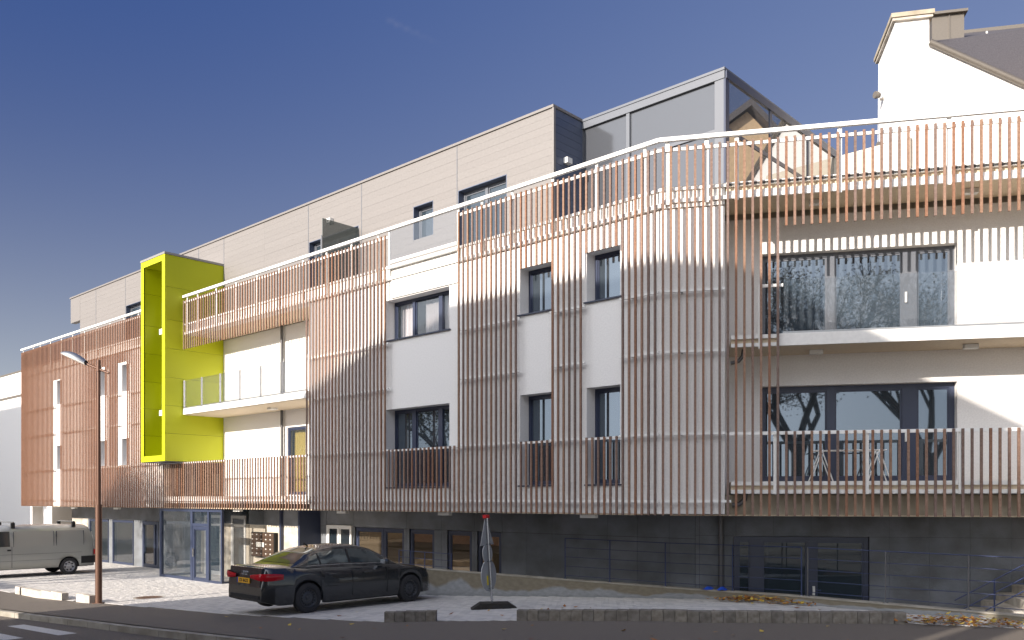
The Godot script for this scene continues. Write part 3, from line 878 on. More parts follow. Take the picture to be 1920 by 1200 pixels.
func ground_floor(b: Node) -> void:
	# dark fibre cement panels under the overhang: right part
	var g := part(b, "ground_floor", FL)
	var holes := [[1.55, 4.475, -3.1, -0.84]]
	var xs := [0.70]
	for i in 11: xs.append(0.79 + 0.82 * i)
	clad(g, "wall_panel", FR, xs, [-3.1, -2.0, -0.84, -0.36], 2.6, 2.62, 0.0025, holes, M.darks)
	wall(g, "wall", FR, [0.72, 9.8, -3.1, -0.34], 2.622, 2.8, holes, M.backing)
	var dd := window(g, "double_door", FR, 1.56, 4.465, -3.06, -0.85, 2.66, [[1.92, 2.2], [3.16, 3.36]], M.tinted, M.frame, 0.10)
	br(dd, "handle", 3.28, 3.33, -2.16, -1.96, 2.60, 2.647, M.frame_white)
	br(dd, "handle_lever", 3.33, 3.46, -2.06, -2.035, 2.60, 2.62, M.rail_blue)
	br(g, "inner_wall", -0.5, 8.9, -3.0, -0.4, 5.5, 5.6, M.interior)
	br(g, "inner_floor", -0.5, 8.9, -3.1, -3.0, 2.81, 5.5, M.floor_in)
	# dark wall with windows on the long side
	var wins := [[12.05, 13.5], [11.02, 12.05], [9.62, 10.76], [8.02, 9.05], [6.85, 7.80]]
	var hs := []
	for w in wins: hs.append([-w[1], -w[0], -2.95, -0.92])
	hs.append([-15.1, -13.6, -2.95, -0.87])
	clad(g, "wall_panel", FL, [-15.5, -13.55, -10.9, -9.3, -7.9, -6.8, -5.9, -5.0, -4.1, -3.2, -2.3, -1.4, -0.70], [-2.95, -0.92, -0.34], 2.6, 2.62, 0.004, hs, M.darks)
	wall(g, "wall", FL, [-15.5, -0.72, -3.1, -0.34], 2.622, 2.8, hs, M.backing)
	for w in wins:
		window(g, "window", FL, -w[1] + 0.01, -w[0] - 0.01, -2.94, -0.93, 2.64, [], M.bronze, M.frame, 0.10)
	window(g, "terrace_door", FL, -15.05, -13.65, -2.94, -0.88, 2.56, [[-14.42, -14.30]], M.glass, M.frame_white, 0.09)
	bl(g, "inner_wall", 0.5, 15.4, -2.95, -0.36, 5.8, 5.9, M.interior)
	bl(g, "inner_floor", 0.5, 15.4, -3.05, -2.96, 2.81, 5.8, M.floor_in)
	for q in [8.3, 10.4]: bl(g, "inner_wall", q, q + 0.1, -2.95, -0.36, 3.4, 5.8, M.interior)
	# pale wall panels and dark posts between entrance and terrace door
	bl(g, "fascia", 15.5, 35.2, -0.92, -0.346, 1.8, 1.9, M.darks[0])
	bl(g, "wall_panel", 15.56, 16.5, -3.0, -0.93, 1.82, 1.9, M.concrete_light)
	bl(g, "wall_panel", 16.62, 18.75, -3.0, -0.93, 1.82, 1.9, M.interior)
	bl(g, "post", 16.5, 16.6, -3.0, -0.35, 1.7, 1.82, M.frame)
	bl(g, "post", 15.44, 15.54, -3.0, -0.35, 1.75, 2.62, M.frame)
	var mb := part(g, "mailbox_unit", FL)
	bl(mb, "housing", 16.85, 18.35, -2.06, -1.18, 1.66, 1.80, M.backing)
	for i in 5:
		for j in 5:
			var a := 16.87 + 0.292 * i; var h := -2.04 + 0.168 * j
			if j == 2 and i in [2, 3]: continue
			bl(mb, "mailbox_door", a + 0.006, a + 0.286, h + 0.005, h + 0.163, 1.645, 1.659, M.mailbox)
			bl(mb, "name_label", a + 0.17, a + 0.25, h + 0.09, h + 0.125, 1.640, 1.6445, M.paint)
	bl(mb, "notice", 17.5, 18.0, -1.70, -1.53, 1.645, 1.659, M.paint)
	# soffit lamps
	for q in [11.0, 6.6, 1.9, 26.5, 31.0, 16.9]:
		bl(g, "soffit_lamp", q, q + 0.42, -0.42, -0.348, 0.35, 0.47, M.frame_white)
	# entrance: projecting glass lobby
	var e := part(g, "entrance_lobby", FL)
	var st := st_new()
	var d := 0.12
	for q in [[22.12, 22.28], [19.72, 19.88], [18.55, 18.66], [17.66, 17.74]]:
		mbox(st, Vector3(-q[1], -2.93, -d - 0.09), Vector3(-q[0], -0.36, -d))
	mbox(st, Vector3(-22.12, -2.93, -d - 0.085), Vector3(-19.88, -2.82, -d - 0.004))
	mbox(st, Vector3(-18.55, -2.93, -d - 0.085), Vector3(-17.74, -2.84, -d - 0.004))
	mbox(st, Vector3(-22.12, -0.45, -d - 0.085), Vector3(-17.74, -0.36, -d - 0.004))
	mbox(st, Vector3(-19.72, -0.96, -d - 0.085), Vector3(-18.66, -0.86, -d - 0.004))
	mbox(st, Vector3(-22.28, -2.93, -1.78), Vector3(-22.20, -2.84, -d - 0.09))
	mbox(st, Vector3(-17.74, -2.93, -1.78), Vector3(-17.66, -2.84, -d - 0.09))
	put(e, "frame", st.commit(), M.frame, FL)
	bl(e, "pane", 19.88, 22.12, -2.82, -0.45, d + 0.04, d + 0.052, M.glass)
	bl(e, "pane", 17.74, 18.55, -2.84, -0.45, d + 0.04, d + 0.052, M.glass)
	bl(e, "pane", 18.66, 19.72, -0.86, -0.45, d + 0.04, d + 0.052, M.glass)
	bl(e, "pane", 22.23, 22.242, -2.84, -0.37, d + 0.1, 1.78, M.glass)
	bl(e, "pane", 17.69, 17.702, -2.84, -0.37, d + 0.1, 1.78, M.glass)
	var dr := window(e, "entrance_door", FL, -19.71, -18.67, -2.92, -0.97, d + 0.005, [], M.glass, M.frame, 0.10)
	bl(dr, "handle", 19.60, 19.64, -2.05, -1.75, d - 0.06, d - 0.02, M.steel)
	bl(e, "lobby_floor", 17.74, 22.2, -2.99, -2.925, d + 0.09, 1.8, M.floor_in)
	wl(e, "lobby_wall", 18.76, 22.3, -2.95, -0.36, 1.80, 1.95, [[20.7, 22.0, -2.9, -0.6], [18.95, 20.0, -2.9, -0.6]], M.interior)
	for q in [[20.7, 22.0], [18.95, 20.0]]:
		window(e, "lobby_door", FL, -q[1] + 0.01, -q[0] - 0.01, -2.9, -0.61, 1.78, [], M.tinted, M.frame_white, 0.11, 0.0, [-0.98])
	# glazing left of the lobby
	var sh := [[25.95, 27.45], [28.3, 30.5], [30.9, 33.1]]
	var hl := []
	for q in sh: hl.append([-q[1], -q[0], -2.93, -0.93])
	wall(g, "wall", FL, [-33.3, -22.3, -3.0, -0.93], 1.82, 2.0, hl, M.darks[1])
	bl(g, "wall_panel", 33.32, 35.2, -3.0, -0.93, 1.82, 2.0, M.concrete_light)
	window(g, "side_door", FL, -27.44, -25.96, -2.93, -0.94, 1.80, [[-26.35, -26.22]], M.glass, M.frame, 0.13)
	window(g, "shop_window", FL, -30.49, -28.31, -2.93, -0.94, 1.80, [], M.glass, M.frame, 0.07)
	window(g, "shop_window", FL, -33.09, -30.91, -2.93, -0.94, 1.80, [], M.glass, M.frame, 0.07)
	bl(g, "inner_wall", 18.8, 35.2, -3.0, -0.36, 5.8, 5.9, M.interior)
	bl(g, "inner_floor", 15.6, 35.2, -3.05, -2.96, 2.01, 5.8, M.floor_in)
	for q in [25.0, 30.7, 35.1]: bl(g, "inner_wall", q, q + 0.1, -2.95, -0.36, 2.02, 5.8, M.interior)

# ------------------------------------------------------------------ neighbours
func neighbours() -> void:
	# white house with slate roof behind the right wing
	var h := thing("slate_roof_house", "tall white house with grey slate roof and stepped chimney block behind the terrace", "house", pr(8.0, -EYE, 11.0))
	var wallp := [Vector2(6.30, -2.9), Vector2(12.3, -2.9), Vector2(12.3, 10.09), Vector2(9.68, 11.67), Vector2(7.22, 13.15), Vector2(7.22, 13.9), Vector2(6.30, 13.9)]
	put(h, "wall", prism(wallp, -11.35, -9.0), M.render, FR)
	var st := st_new()
	var A := Vector3(7.26, 13.2, -9.2); var B2 := Vector3(12.35, 10.14, -9.2); var C := Vector3(12.5, 15.75, -14.0); var D := Vector3(8.9, 15.75, -14.0)
	var n := (B2 - A).cross(D - A).normalized()
	if n.y < 0: n = -n
	poly(st, [A, B2, C, D], n)
	poly(st, [A - n * 0.2, B2 - n * 0.2, C - n * 0.2, D - n * 0.2], -n)
	put(h, "roof", st.commit(), M.slate, FR)
	# rows of slates as thin lapped courses
	var course := st_new()
	for i in 34:
		var k := i / 34.0
		var a := A.lerp(D, k) + n * 0.004; var c := B2.lerp(C, k) + n * 0.004
		var up := (D - A) / 34.0
		var a2 := a + up * 1.02 + n * 0.0; var c2 := c + (C - B2) / 34.0
		quad(course, a + n * 0.018, c + n * 0.018, c2, a2, n)
		quad(course, a, c, c + n * 0.018, a + n * 0.018, Vector3(0, -0.4, 0.9).normalized())
	var cr := put(h, "slate_courses", course.commit(), M.slate, FR)
	cr.set_meta("kind", "stuff")
	var e := st_new()
	tube_into(e, [A + Vector3(-0.05, -0.12, 0.32), B2 + Vector3(0, -0.12, 0.32)], [0.09, 0.09], 6)
	put(h, "verge_board", e.commit(), M.zinc, FR)
	tube_into(e, [D, C], [0.06, 0.06], 6)
	put(h, "ridge_cap", prism([Vector2(8.8, 15.7), Vector2(12.5, 15.7), Vector2(12.5, 15.82), Vector2(8.8, 15.82)], -14.1, -13.9), M.zinc, FR)
	# coping of the chimney block
	box(h, "coping", FR, Vector3(6.18, 13.9, -11.5), Vector3(7.34, 14.02, -8.86), M.beige)
	box(h, "coping_lip", FR, Vector3(6.22, 13.82, -11.46), Vector3(7.30, 13.898, -8.90), M.concrete_light)
	var dm := part(h, "roof_hatch", FR)
	box(dm, "hatch_wall", FR, Vector3(7.75, 13.2, -12.6), Vector3(8.66, 14.85, -10.9), M.zinc)
	box(dm, "standing_seam", FR, Vector3(8.22, 13.2, -10.9), Vector3(8.25, 14.85, -10.87), M.zinc)
	box(dm, "hatch_roof", FR, Vector3(7.66, 14.852, -12.7), Vector3(8.74, 14.93, -10.78), M.zinc)
	for q in [[9.7, 14.9, -12.2], [9.4, 14.25, -11.4]]:
		tube(h, "snow_hook", [FR * Vector3(q[0], q[1] - 0.3, q[2]), FR * Vector3(q[0] - 0.03, q[1] - 0.05, q[2])], 0.03, M.white, 6)
	for q in [[12.45, -10.6], [10.7, -10.1], [8.1, -10.3]]:
		var lamp := part(h, "spot_lamp", FR * Transform3D(Basis.IDENTITY, Vector3(6.2, q[0], q[1])))
		var bs := FR * Transform3D(Basis(Vector3.UP, 0.5), Vector3(6.14, q[0], q[1]))
		put(lamp, "lamp_head", lathe([Vector2(-0.12, 0.0), Vector2(-0.12, 0.10), Vector2(-0.05, 0.11), Vector2(0.06, 0.07), Vector2(0.1, 0.0)], 16), M.zinc, bs)
		box(lamp, "bracket", FR, Vector3(6.2, q[0] - 0.16, q[1] - 0.03), Vector3(6.298, q[0] - 0.1, q[1] + 0.03), M.zinc)
	tube(h, "cable", [pr(6.27, 8, 11.2), pr(6.24, 10, 11.25), pr(6.28, 13.7, 11.2)], 0.015, M.white, 6)
	# tan gabled house to the right of it, mirrored in the side of the glass room
	var tg := thing("tan_gable_house", "tan rendered house with a pointed gable facing the glass roof room", "house", pr(16.0, -EYE, 10.5))
	var tan := grain(mat(216, 188, 152, 0.9), noise_tex(0.02, Color(0.92, 0.92, 0.92), Color(1, 1, 1), 4, 63), 0.4)
	var RF := FR * Transform3D(Basis(Vector3(0, 0, 1), Vector3.UP, Vector3(-1, 0, 0)), Vector3(13.0, 0, 0))
	put(tg, "wall", prism([Vector2(-15.0, -2.9), Vector2(-6.0, -2.9), Vector2(-6.0, 11.4), Vector2(-10.5, 14.9), Vector2(-15.0, 11.4)], -9.0, 0.0), tan, RF)
	put(tg, "roof", prism([Vector2(-15.4, 11.2), Vector2(-10.5, 15.02), Vector2(-5.6, 11.2), Vector2(-5.6, 11.45), Vector2(-10.5, 15.3), Vector2(-15.4, 11.45)], -9.3, 0.3), M.slate, RF)
	# flat-roofed white house beyond the left end
	var f := thing("flat_roof_house", "plain white flat-roofed house beyond the far end of the slats", "house", pl(44, -EYE, 4))
	wl(f, "wall", 36.95, 58.0, -3.1, 5.55, 1.5, 9.0, [[39.6, 40.5, 2.3, 3.6]], M.render)
	bl(f, "coping", 36.9, 58.0, 5.552, 5.66, 1.44, 9.1, M.zinc)
	bl(f, "roof_storey", 40.2, 58.0, 5.66, 7.5, 3.0, 9.0, M.render)
	bl(f, "roof_storey", 37.6, 40.19, 5.66, 8.3, 4.5, 9.0, M.render)
	bl(f, "roof_coping", 40.1, 58.0, 7.502, 7.58, 2.94, 9.1, M.zinc)
	window(f, "window", FL, -40.5, -39.6, 2.3, 3.6, 1.6, [], M.coated, M.frame, 0.06, 0.12)
	bl(f, "corner_pier", 36.70, 36.94, -3.0, -0.36, 0.5, 1.0, M.render)
	# hip-roofed house across the road that throws the big shadow
	hip_house()
	low_house()
	added_gable_house()

func hip_house() -> void:
	var h := thing("hip_roof_house", "three-storey rendered house with red hipped tile roof across the road", "house", pl(4.6, -2.4, -22.0))
	var s0 := -4.35; var s1 := 13.2; var d0 := -26.0; var d1 := -18.0; var e := 9.65
	var holes := []
	for i in 6:
		for k in 3:
			holes.append([s0 + 1.4 + 2.75 * i, s0 + 2.6 + 2.75 * i, -0.9 + 3.4 * k, 0.9 + 3.4 * k])
	wl(h, "wall", s0, s1, -2.6, e, d1 - 0.3, d1, holes, M.beige)
	bl(h, "wall", s0, s0 + 0.3, -2.6, e, d0, d1 - 0.3, M.beige)
	bl(h, "wall", s1 - 0.3, s1, -2.6, e, d0, d1 - 0.3, M.beige)
	bl(h, "wall", s0 + 0.3, s1 - 0.3, -2.6, e, d0, d0 + 0.3, M.beige)
	for q in holes: window(h, "window", FL, -q[1], -q[0], q[2], q[3], d1 - 0.25, [[-(q[0] + q[1]) / 2 - 0.04, -(q[0] + q[1]) / 2 + 0.04]], M.coated, M.frame_white, 0.06)
	bl(h, "ceiling", s0 + 0.31, s1 - 0.31, e - 0.2, e - 0.01, d0 + 0.31, d1 - 0.31, M.interior)
	var o := 0.25
	var a := Vector3(-s1 - o, e, -d1 + o); var b := Vector3(-s0 + o, e, -d1 + o); var c := Vector3(-s0 + o, e, -d0 - o); var dd := Vector3(-s1 - o, e, -d0 - o)
	var r0 := Vector3(-8.4, 12.8, 22.0); var r1 := Vector3(0.2, 12.8, 22.0)
	var st := st_new()
	for f in [[a, b, r1, r0], [c, dd, r0, r1], [b, c, r1], [dd, a, r0], [a, b, c, dd]]:
		var n: Vector3 = (f[1] - f[0]).cross(f[2] - f[0]).normalized()
		if n.dot((f[0] + f[2]) / 2 - Vector3(-4, 10.5, 22)) < 0: n = -n
		poly(st, f, n)
	put(h, "roof", st.commit(), M.tile_roof, FL)
	bl(h, "chimney", -5.35, -4.75, -2.6, 10.6, -20.6, -20.0, M.beige)
	bl(h, "chimney_cap", -5.5, -4.6, 10.602, 10.85, -20.75, -19.85, M.concrete)

func low_house() -> void:
	var h := thing("low_house", "low pink rendered house with red tile gable roof across the road", "house", pl(29.0, -2.9, -22.0))
	var pink := grain(mat(205, 170, 150, 0.9), noise_tex(0.02, Color(0.9, 0.9, 0.9), Color(1, 1, 1), 4, 61), 0.3)
	bl(h, "wall", 22.5, 36.0, -3.2, 0.6, -26.0, -19.0, pink)
	var F := FL * Transform3D(Basis(Vector3.UP, PI / 2), Vector3(-36.3, 0, 0))
	put(h, "roof", prism([Vector2(18.6, 0.55), Vector2(26.4, 0.55), Vector2(22.5, 3.4)], 0.0, 14.1), M.tile_roof, FL * Transform3D(Basis(Vector3(0, 0, 1), Vector3.UP, Vector3(1, 0, 0)), Vector3(-36.3, 0, 0)))
	for q in [24.0, 27.0, 30.0, 33.0]:
		window(h, "window", FL, -q - 1.2, -q, -1.8, -0.3, -18.98, [[-q - 0.64, -q - 0.56]], M.coated, M.frame_white, 0.07)

func added_gable_house() -> void:  # unseen house, added so that its shadow falls on the flat-roofed house
	var h := thing("added_gable_house", "unseen tall cream house with steep red gable roof added across the road to shade the flat-roofed house", "house", pl(47.0, -2.9, -21.0))
	var cream := grain(mat(214, 202, 178, 0.9), noise_tex(0.02, Color(0.9, 0.9, 0.9), Color(1, 1, 1), 4, 62), 0.3)
	bl(h, "wall", 39.2, 56.0, -3.2, 9.4, -26.0, -18.0, cream)
	put(h, "roof", prism([Vector2(17.5, 9.35), Vector2(26.5, 9.35), Vector2(22.0, 13.4)], 0.0, 17.6), M.tile_roof, FL * Transform3D(Basis(Vector3(0, 0, 1), Vector3.UP, Vector3(1, 0, 0)), Vector3(-56.4, 0, 0)))
	for k in 3:
		for q in [40.5, 43.5, 46.5, 49.5, 52.5]:
			window(h, "window", FL, -q - 1.2, -q, -1.4 + 3.4 * k, 0.4 + 3.4 * k, -17.98, [[-q - 0.64, -q - 0.56]], M.coated, M.frame_white, 0.07)

# ------------------------------------------------------------------ vehicles
func wheel(parent: Node, xf: Transform3D, r: float, w: float, rim: Material, steel: bool) -> void:
	var o := part(parent, "wheel", xf)
	var h := w / 2
	put(o, "tyre", lathe([Vector2(-h, r * 0.66), Vector2(-h, r * 0.8), Vector2(-h * 0.86, r * 0.96), Vector2(-h * 0.6, r), Vector2(h * 0.6, r), Vector2(h * 0.86, r * 0.96), Vector2(h, r * 0.8), Vector2(h, r * 0.66)], 36), M.tyre, xf)
	put(o, "rim", lathe([Vector2(h * 0.9, r * 0.67), Vector2(h * 0.96, r * 0.63), Vector2(h * 0.62, r * 0.58), Vector2(h * 0.5, r * 0.45), Vector2(h * 0.68, r * 0.3), Vector2(h * 0.62, r * 0.16), Vector2(h * 0.8, r * 0.13), Vector2(h * 0.8, 0.0)], 36), rim, xf)
	put(o, "rim_back", lathe([Vector2(-h * 0.8, r * 0.67), Vector2(-h * 0.8, 0.0)], 24), M.black, xf)
	var n := 16 if steel else 7
	for k in n:
		var an := TAU * k / n
		var rr := r * (0.49 if steel else 0.44)
		var hs := r * (0.05 if steel else 0.09)
		var c := Vector3(h * (0.56 if steel else 0.6), rr * cos(an), rr * sin(an))
		put(o, "rim_hole", lathe([Vector2(0.0, hs), Vector2(0.012, hs), Vector2(0.012, 0.0)], 10), M.black, xf * Transform3D(Basis.IDENTITY, c))

# half ring of the lower body mirrored; rows run along the length
func body_rows(prof: Callable, x0: float, x1: float, step: float) -> Array:
	var rows := []
	var n := int((x1 - x0) / step)
	for i in n + 1:
		var x := lerpf(x0, x1, float(i) / n)
		var half: Array = prof.call(x)
		var row := []
		for p in half: row.append(Vector3(x, p.y, p.x))
		for k in range(half.size() - 2, -1, -1): row.append(Vector3(x, half[k].y, -half[k].x))
		rows.append(row)
	return rows

func end_cap(rows: Array, i: int) -> ArrayMesh:
	var st := st_new()
	var n := Vector3(-1 if i == 0 else 1, 0, 0)
	var r: Array = rows[i]
	var c := Vector3.ZERO
	for p in r: c += p
	c /= r.size()
	for k in r.size():
		poly(st, [c, r[k], r[(k + 1) % r.size()]], n)
	return st.commit()

func arch(x: float, axles: Array, r: float, hub: float, base: float) -> float:
	var b := base
	for a in axles:
		var q = r * r - (x - a) * (x - a)
		if q > 0: b = maxf(b, hub + sqrt(q))
	return b

var CT := [[0.0, 0.66], [0.03, 0.80], [0.07, 0.98], [0.12, 1.01], [0.5, 1.015], [0.8, 1.0], [1.6, 0.97], [2.6, 0.95], [3.25, 0.965], [3.5, 0.94], [4.0, 0.87], [4.4, 0.78], [4.6, 0.68], [4.70, 0.52]]
var CW := [[0.0, 0.70], [0.06, 0.80], [0.2, 0.87], [0.6, 0.905], [1.5, 0.913], [3.4, 0.913], [4.1, 0.89], [4.45, 0.80], [4.62, 0.66], [4.70, 0.52]]
var CR := [[0.62, 1.0], [0.85, 1.12], [1.15, 1.27], [1.45, 1.365], [1.8, 1.415], [2.2, 1.427], [2.55, 1.405], [2.85, 1.32], [3.15, 1.15], [3.45, 0.955]]

func car_ring(x: float) -> Array:
	var w := tab(CW, x); var t := tab(CT, x)
	var lo := arch(x, [1.02, 3.83], 0.365, 0.325, 0.20 + 0.10 * clampf((0.35 - x) / 0.35, 0, 1) + 0.02 * clampf((x - 4.3) / 0.4, 0, 1))
	lo = minf(lo, t - 0.08)
	var m := lerpf(lo, t, 0.45)
	return [Vector2(w - 0.10, lo), Vector2(w - 0.012, lo + 0.012), Vector2(w, maxf(m, lo + 0.03)), Vector2(w - 0.012, lerpf(m, t, 0.55)), Vector2(w - 0.05, t - 0.05), Vector2(w - 0.10, t - 0.012), Vector2(w * 0.62, t + 0.008), Vector2(0.0, t + 0.02)]

func car_top(x: float, v: float) -> Vector2:      # (half width, height) on the cabin, v from belt to centre line
	var w := tab(CW, x); var base := tab(CT, x) - 0.02; var r := maxf(tab(CR, x), base + 0.001)
	var k := clampf((r - base) / 0.42, 0, 1)
	var we := lerpf(w - 0.12, 0.56, k)
	if v < 0.5:
		var a := v / 0.5
		return Vector2(lerpf(w - 0.085, we, a) + 0.02 * sin(a * PI), lerpf(base, r - 0.05 * k, a))
	var b := (v - 0.5) / 0.5
	return Vector2(we * cos(b * PI / 2), (r - 0.05 * k) + 0.05 * k * sin(b * PI / 2))

func car_patch(x0: float, x1: float, v0: float, v1: float, side: float, lift: float, slant0 := 0.0, slant1 := 0.0) -> ArrayMesh:
	var rows := []
	for i in 21:
		var row := []
		for k in 13:
			var v := lerpf(v0, v1, k / 12.0)
			var x := lerpf(x0 + slant0 * k / 12.0, x1 + slant1 * k / 12.0, i / 20.0)
			var p := car_top(x, v)
			var q := Vector3(x, p.y, p.x * side)
			var e := car_top(x, minf(v + 0.02, 1.0)) - car_top(x, maxf(v - 0.02, 0.0))
			var nn := Vector2(e.y, -e.x).normalized()
			row.append(q + Vector3(0, maxf(nn.y, 0.15) * lift, nn.x * side * lift))
		rows.append(row)
	return skin(rows)

func vehicles() -> void:
	# saloon parked nose to the wall
	var rear := Vector2(-4.44, 18.67) ; var front := Vector2(-2.49, 20.68)
	var dir := (front - rear).normalized()
	var x := Vector3(dir.x, 0, -dir.y)
	var z := x.cross(Vector3.UP)                      # right hand side of the car
	var bs := Basis(x, Vector3.UP, z)
	var g := EYE - 2.45
	var org := Vector3(rear.x, g, -rear.y) - x * 1.02 - z * 0.80
	var T := Transform3D(bs, org)
	var c := part(self, "parked_saloon", T)
	tag(c, "black four-door saloon with steel wheels and yellow number plate parked on the paving", "car")
	var rows := body_rows(car_ring, 0.0, 4.70, 0.04)
	put(c, "body", skin(rows), M.carpaint, T)
	put(c, "rear_panel", end_cap(rows, 0), M.carpaint, T)
	put(c, "front_panel", end_cap(rows, rows.size() - 1), M.black, T)
	var top := []
	for i in 57:
		var xx := lerpf(0.62, 3.45, i / 56.0)
		var row := []
		for k in 25:
			var p := car_top(xx, k / 24.0); row.append(Vector3(xx, p.y, p.x))
		for k in range(23, -1, -1):
			var p := car_top(xx, k / 24.0); row.append(Vector3(xx, p.y, -p.x))
		top.append(row)
	put(c, "cabin", skin(top), M.carpaint, T)
	for sd_ in [1.0, -1.0]:
		put(c, "side_window", car_patch(1.02, 1.36, 0.10, 0.42, sd_, 0.006, 0.12, 0.0), M.carglass, T)
		put(c, "side_window", car_patch(1.40, 2.12, 0.10, 0.44, sd_, 0.006), M.carglass, T)
		put(c, "side_window", car_patch(2.18, 3.10, 0.10, 0.44, sd_, 0.006, 0.0, -0.20), M.carglass, T)
		put(c, "rear_window", car_patch(0.74, 1.42, 0.60, 1.0, sd_, 0.006), M.carglass, T)
		put(c, "windscreen", car_patch(2.72, 3.38, 0.58, 1.0, sd_, 0.006), M.carglass, T)
		for q in [1.62, 2.55]:
			var hd := st_new()
			tube_into(hd, [Vector3(q - 0.10, 0.80, 0.918 * sd_), Vector3(q, 0.805, 0.94 * sd_), Vector3(q + 0.10, 0.80, 0.918 * sd_)], [0.016, 0.016, 0.016], 6)
			put(c, "door_handle", hd.commit(), M.carpaint, T)
		for q in [1.32, 2.15, 3.12]:
			box(c, "door_seam", T, Vector3(q - 0.004, 0.30, 0.900 * sd_), Vector3(q + 0.004, 0.88, 0.9145 * sd_), M.black)
		var bt := st_new()
		var bp := []; var brd := []
		for i in 13:
			var xx := lerpf(1.0, 3.2, i / 12.0)
			bp.append(Vector3(xx, car_top(xx, 0.07).y, (car_top(xx, 0.07).x + 0.006) * sd_)); brd.append(0.007)
		tube_into(bt, bp, brd, 6)
		put(c, "window_trim", bt.commit(), M.steel, T)
		for q in [[1.365, 1.395], [2.125, 2.175]]:
			put(c, "window_pillar", car_patch(q[0], q[1], 0.10, 0.44, sd_, 0.009), M.black, T)
		box(c, "sill_trim", T, Vector3(1.42, 0.19, 0.80 * sd_), Vector3(3.42, 0.27, 0.895 * sd_), M.black)
		var mr := part(c, "mirror", T)
		put(mr, "housing", lathe([Vector2(-0.10, 0.0), Vector2(-0.09, 0.06), Vector2(-0.02, 0.085), Vector2(0.06, 0.06), Vector2(0.09, 0.0)], 16), M.carpaint, T * Transform3D(Basis.from_scale(Vector3(0.9, 0.9, 1.3)), Vector3(3.02, 1.02, 0.98 * sd_)))
		box(mr, "mirror_glass", T, Vector3(2.925, 0.97, 0.90 * sd_), Vector3(2.935, 1.07, 1.06 * sd_), M.steel)
		# tail lamp: wraps round the corner
		var tl := []
		var path := [Vector2(-0.034, 0.30), Vector2(-0.036, 0.45), Vector2(-0.036, 0.60), Vector2(-0.03, 0.68), Vector2(0.0, 0.765), Vector2(0.05, 0.822), Vector2(0.12, 0.865), Vector2(0.22, 0.893), Vector2(0.32, 0.905), Vector2(0.40, 0.913)]
		for i in path.size():
			var k := i / float(path.size() - 1)
			var hh := 0.078 * pow(sin(clampf(0.06 + k * 0.80, 0, 1) * PI), 0.55)
			var row := []
			for m in 5:
				var v := -1.0 + 0.5 * m
				row.append(Vector3(path[i].x - 0.012 * (1.0 - v * v), 0.815 + hh * v, (path[i].y + 0.008 * (1.0 - v * v)) * sd_))
			tl.append(row)
		put(c, "tail_lamp", skin(tl), M.redlamp, T)
		wheel(c, T * Transform3D(Basis(Vector3(0, 0, sd_), Vector3.UP, Vector3(-sd_, 0, 0)), Vector3(1.02, 0.325, 0.80 * sd_)), 0.325, 0.215, M.rim_dark, true)
		wheel(c, T * Transform3D(Basis(Vector3(0, 0, sd_), Vector3.UP, Vector3(-sd_, 0, 0)), Vector3(3.83, 0.325, 0.80 * sd_)), 0.325, 0.215, M.rim_dark, true)
	box(c, "underbody", T, Vector3(0.3, 0.22, -0.68), Vector3(4.5, 0.75, 0.68), M.black)
	box(c, "bumper_insert", T, Vector3(-0.012, 0.34, -0.60), Vector3(0.02, 0.42, 0.60), M.black)
	# trunk lid face, plate and badge
	put(c, "boot_lid", prism([Vector2(-0.02, 0.60), Vector2(0.10, 0.60), Vector2(0.10, 1.005), Vector2(0.035, 1.0), Vector2(0.0, 0.78)], -0.66, 0.66), M.carpaint, T)
	var plate := box(c, "number_plate", T, Vector3(-0.034, 0.665, -0.26), Vector3(-0.022, 0.775, 0.26), M.plate)
	box(plate, "plate_band", T, Vector3(-0.0365, 0.667, -0.258), Vector3(-0.0345, 0.773, -0.215), M.plate_blue)
	var tm := TextMesh.new()
	tm.text = "XX 4422"
	var fnt := SystemFont.new(); fnt.font_names = ["Droid Sans"]; fnt.font_weight = 700
	tm.font = fnt; tm.font_size = 48; tm.pixel_size = 0.0021; tm.depth = 0.002
	put(plate, "plate_lettering", tm, M.black, T * Transform3D(Basis(Vector3(0, 0, 1), Vector3.UP, Vector3(-1, 0, 0)), Vector3(-0.0355, 0.72, 0.02)))
	for k in 4:
		var tor := TorusMesh.new(); tor.inner_radius = 0.034; tor.outer_radius = 0.046; tor.rings = 20; tor.ring_segments = 6
		put(c, "badge_ring", tor, M.steel, T * Transform3D(Basis(Vector3(0, 0, 1), PI / 2), Vector3(0.012, 0.875, -0.093 + 0.062 * k)))
	tube(c, "aerial_fin", [T * Vector3(1.55, 1.39, 0.0), T * Vector3(1.45, 1.455, 0.0)], 0.018, M.black, 6)
	van()

var VR := [[0.0, 0.95], [0.03, 1.25], [0.10, 1.70], [0.18, 1.88], [0.35, 1.93], [1.5, 1.95], [3.0, 1.93], [3.35, 1.86], [3.7, 1.55], [4.05, 1.20], [4.2, 1.10], [4.6, 1.0], [4.74, 0.85], [4.80, 0.55]]
var VW := [[0.0, 0.84], [0.08, 0.90], [0.3, 0.92], [3.6, 0.92], [4.2, 0.90], [4.6, 0.80], [4.80, 0.62]]

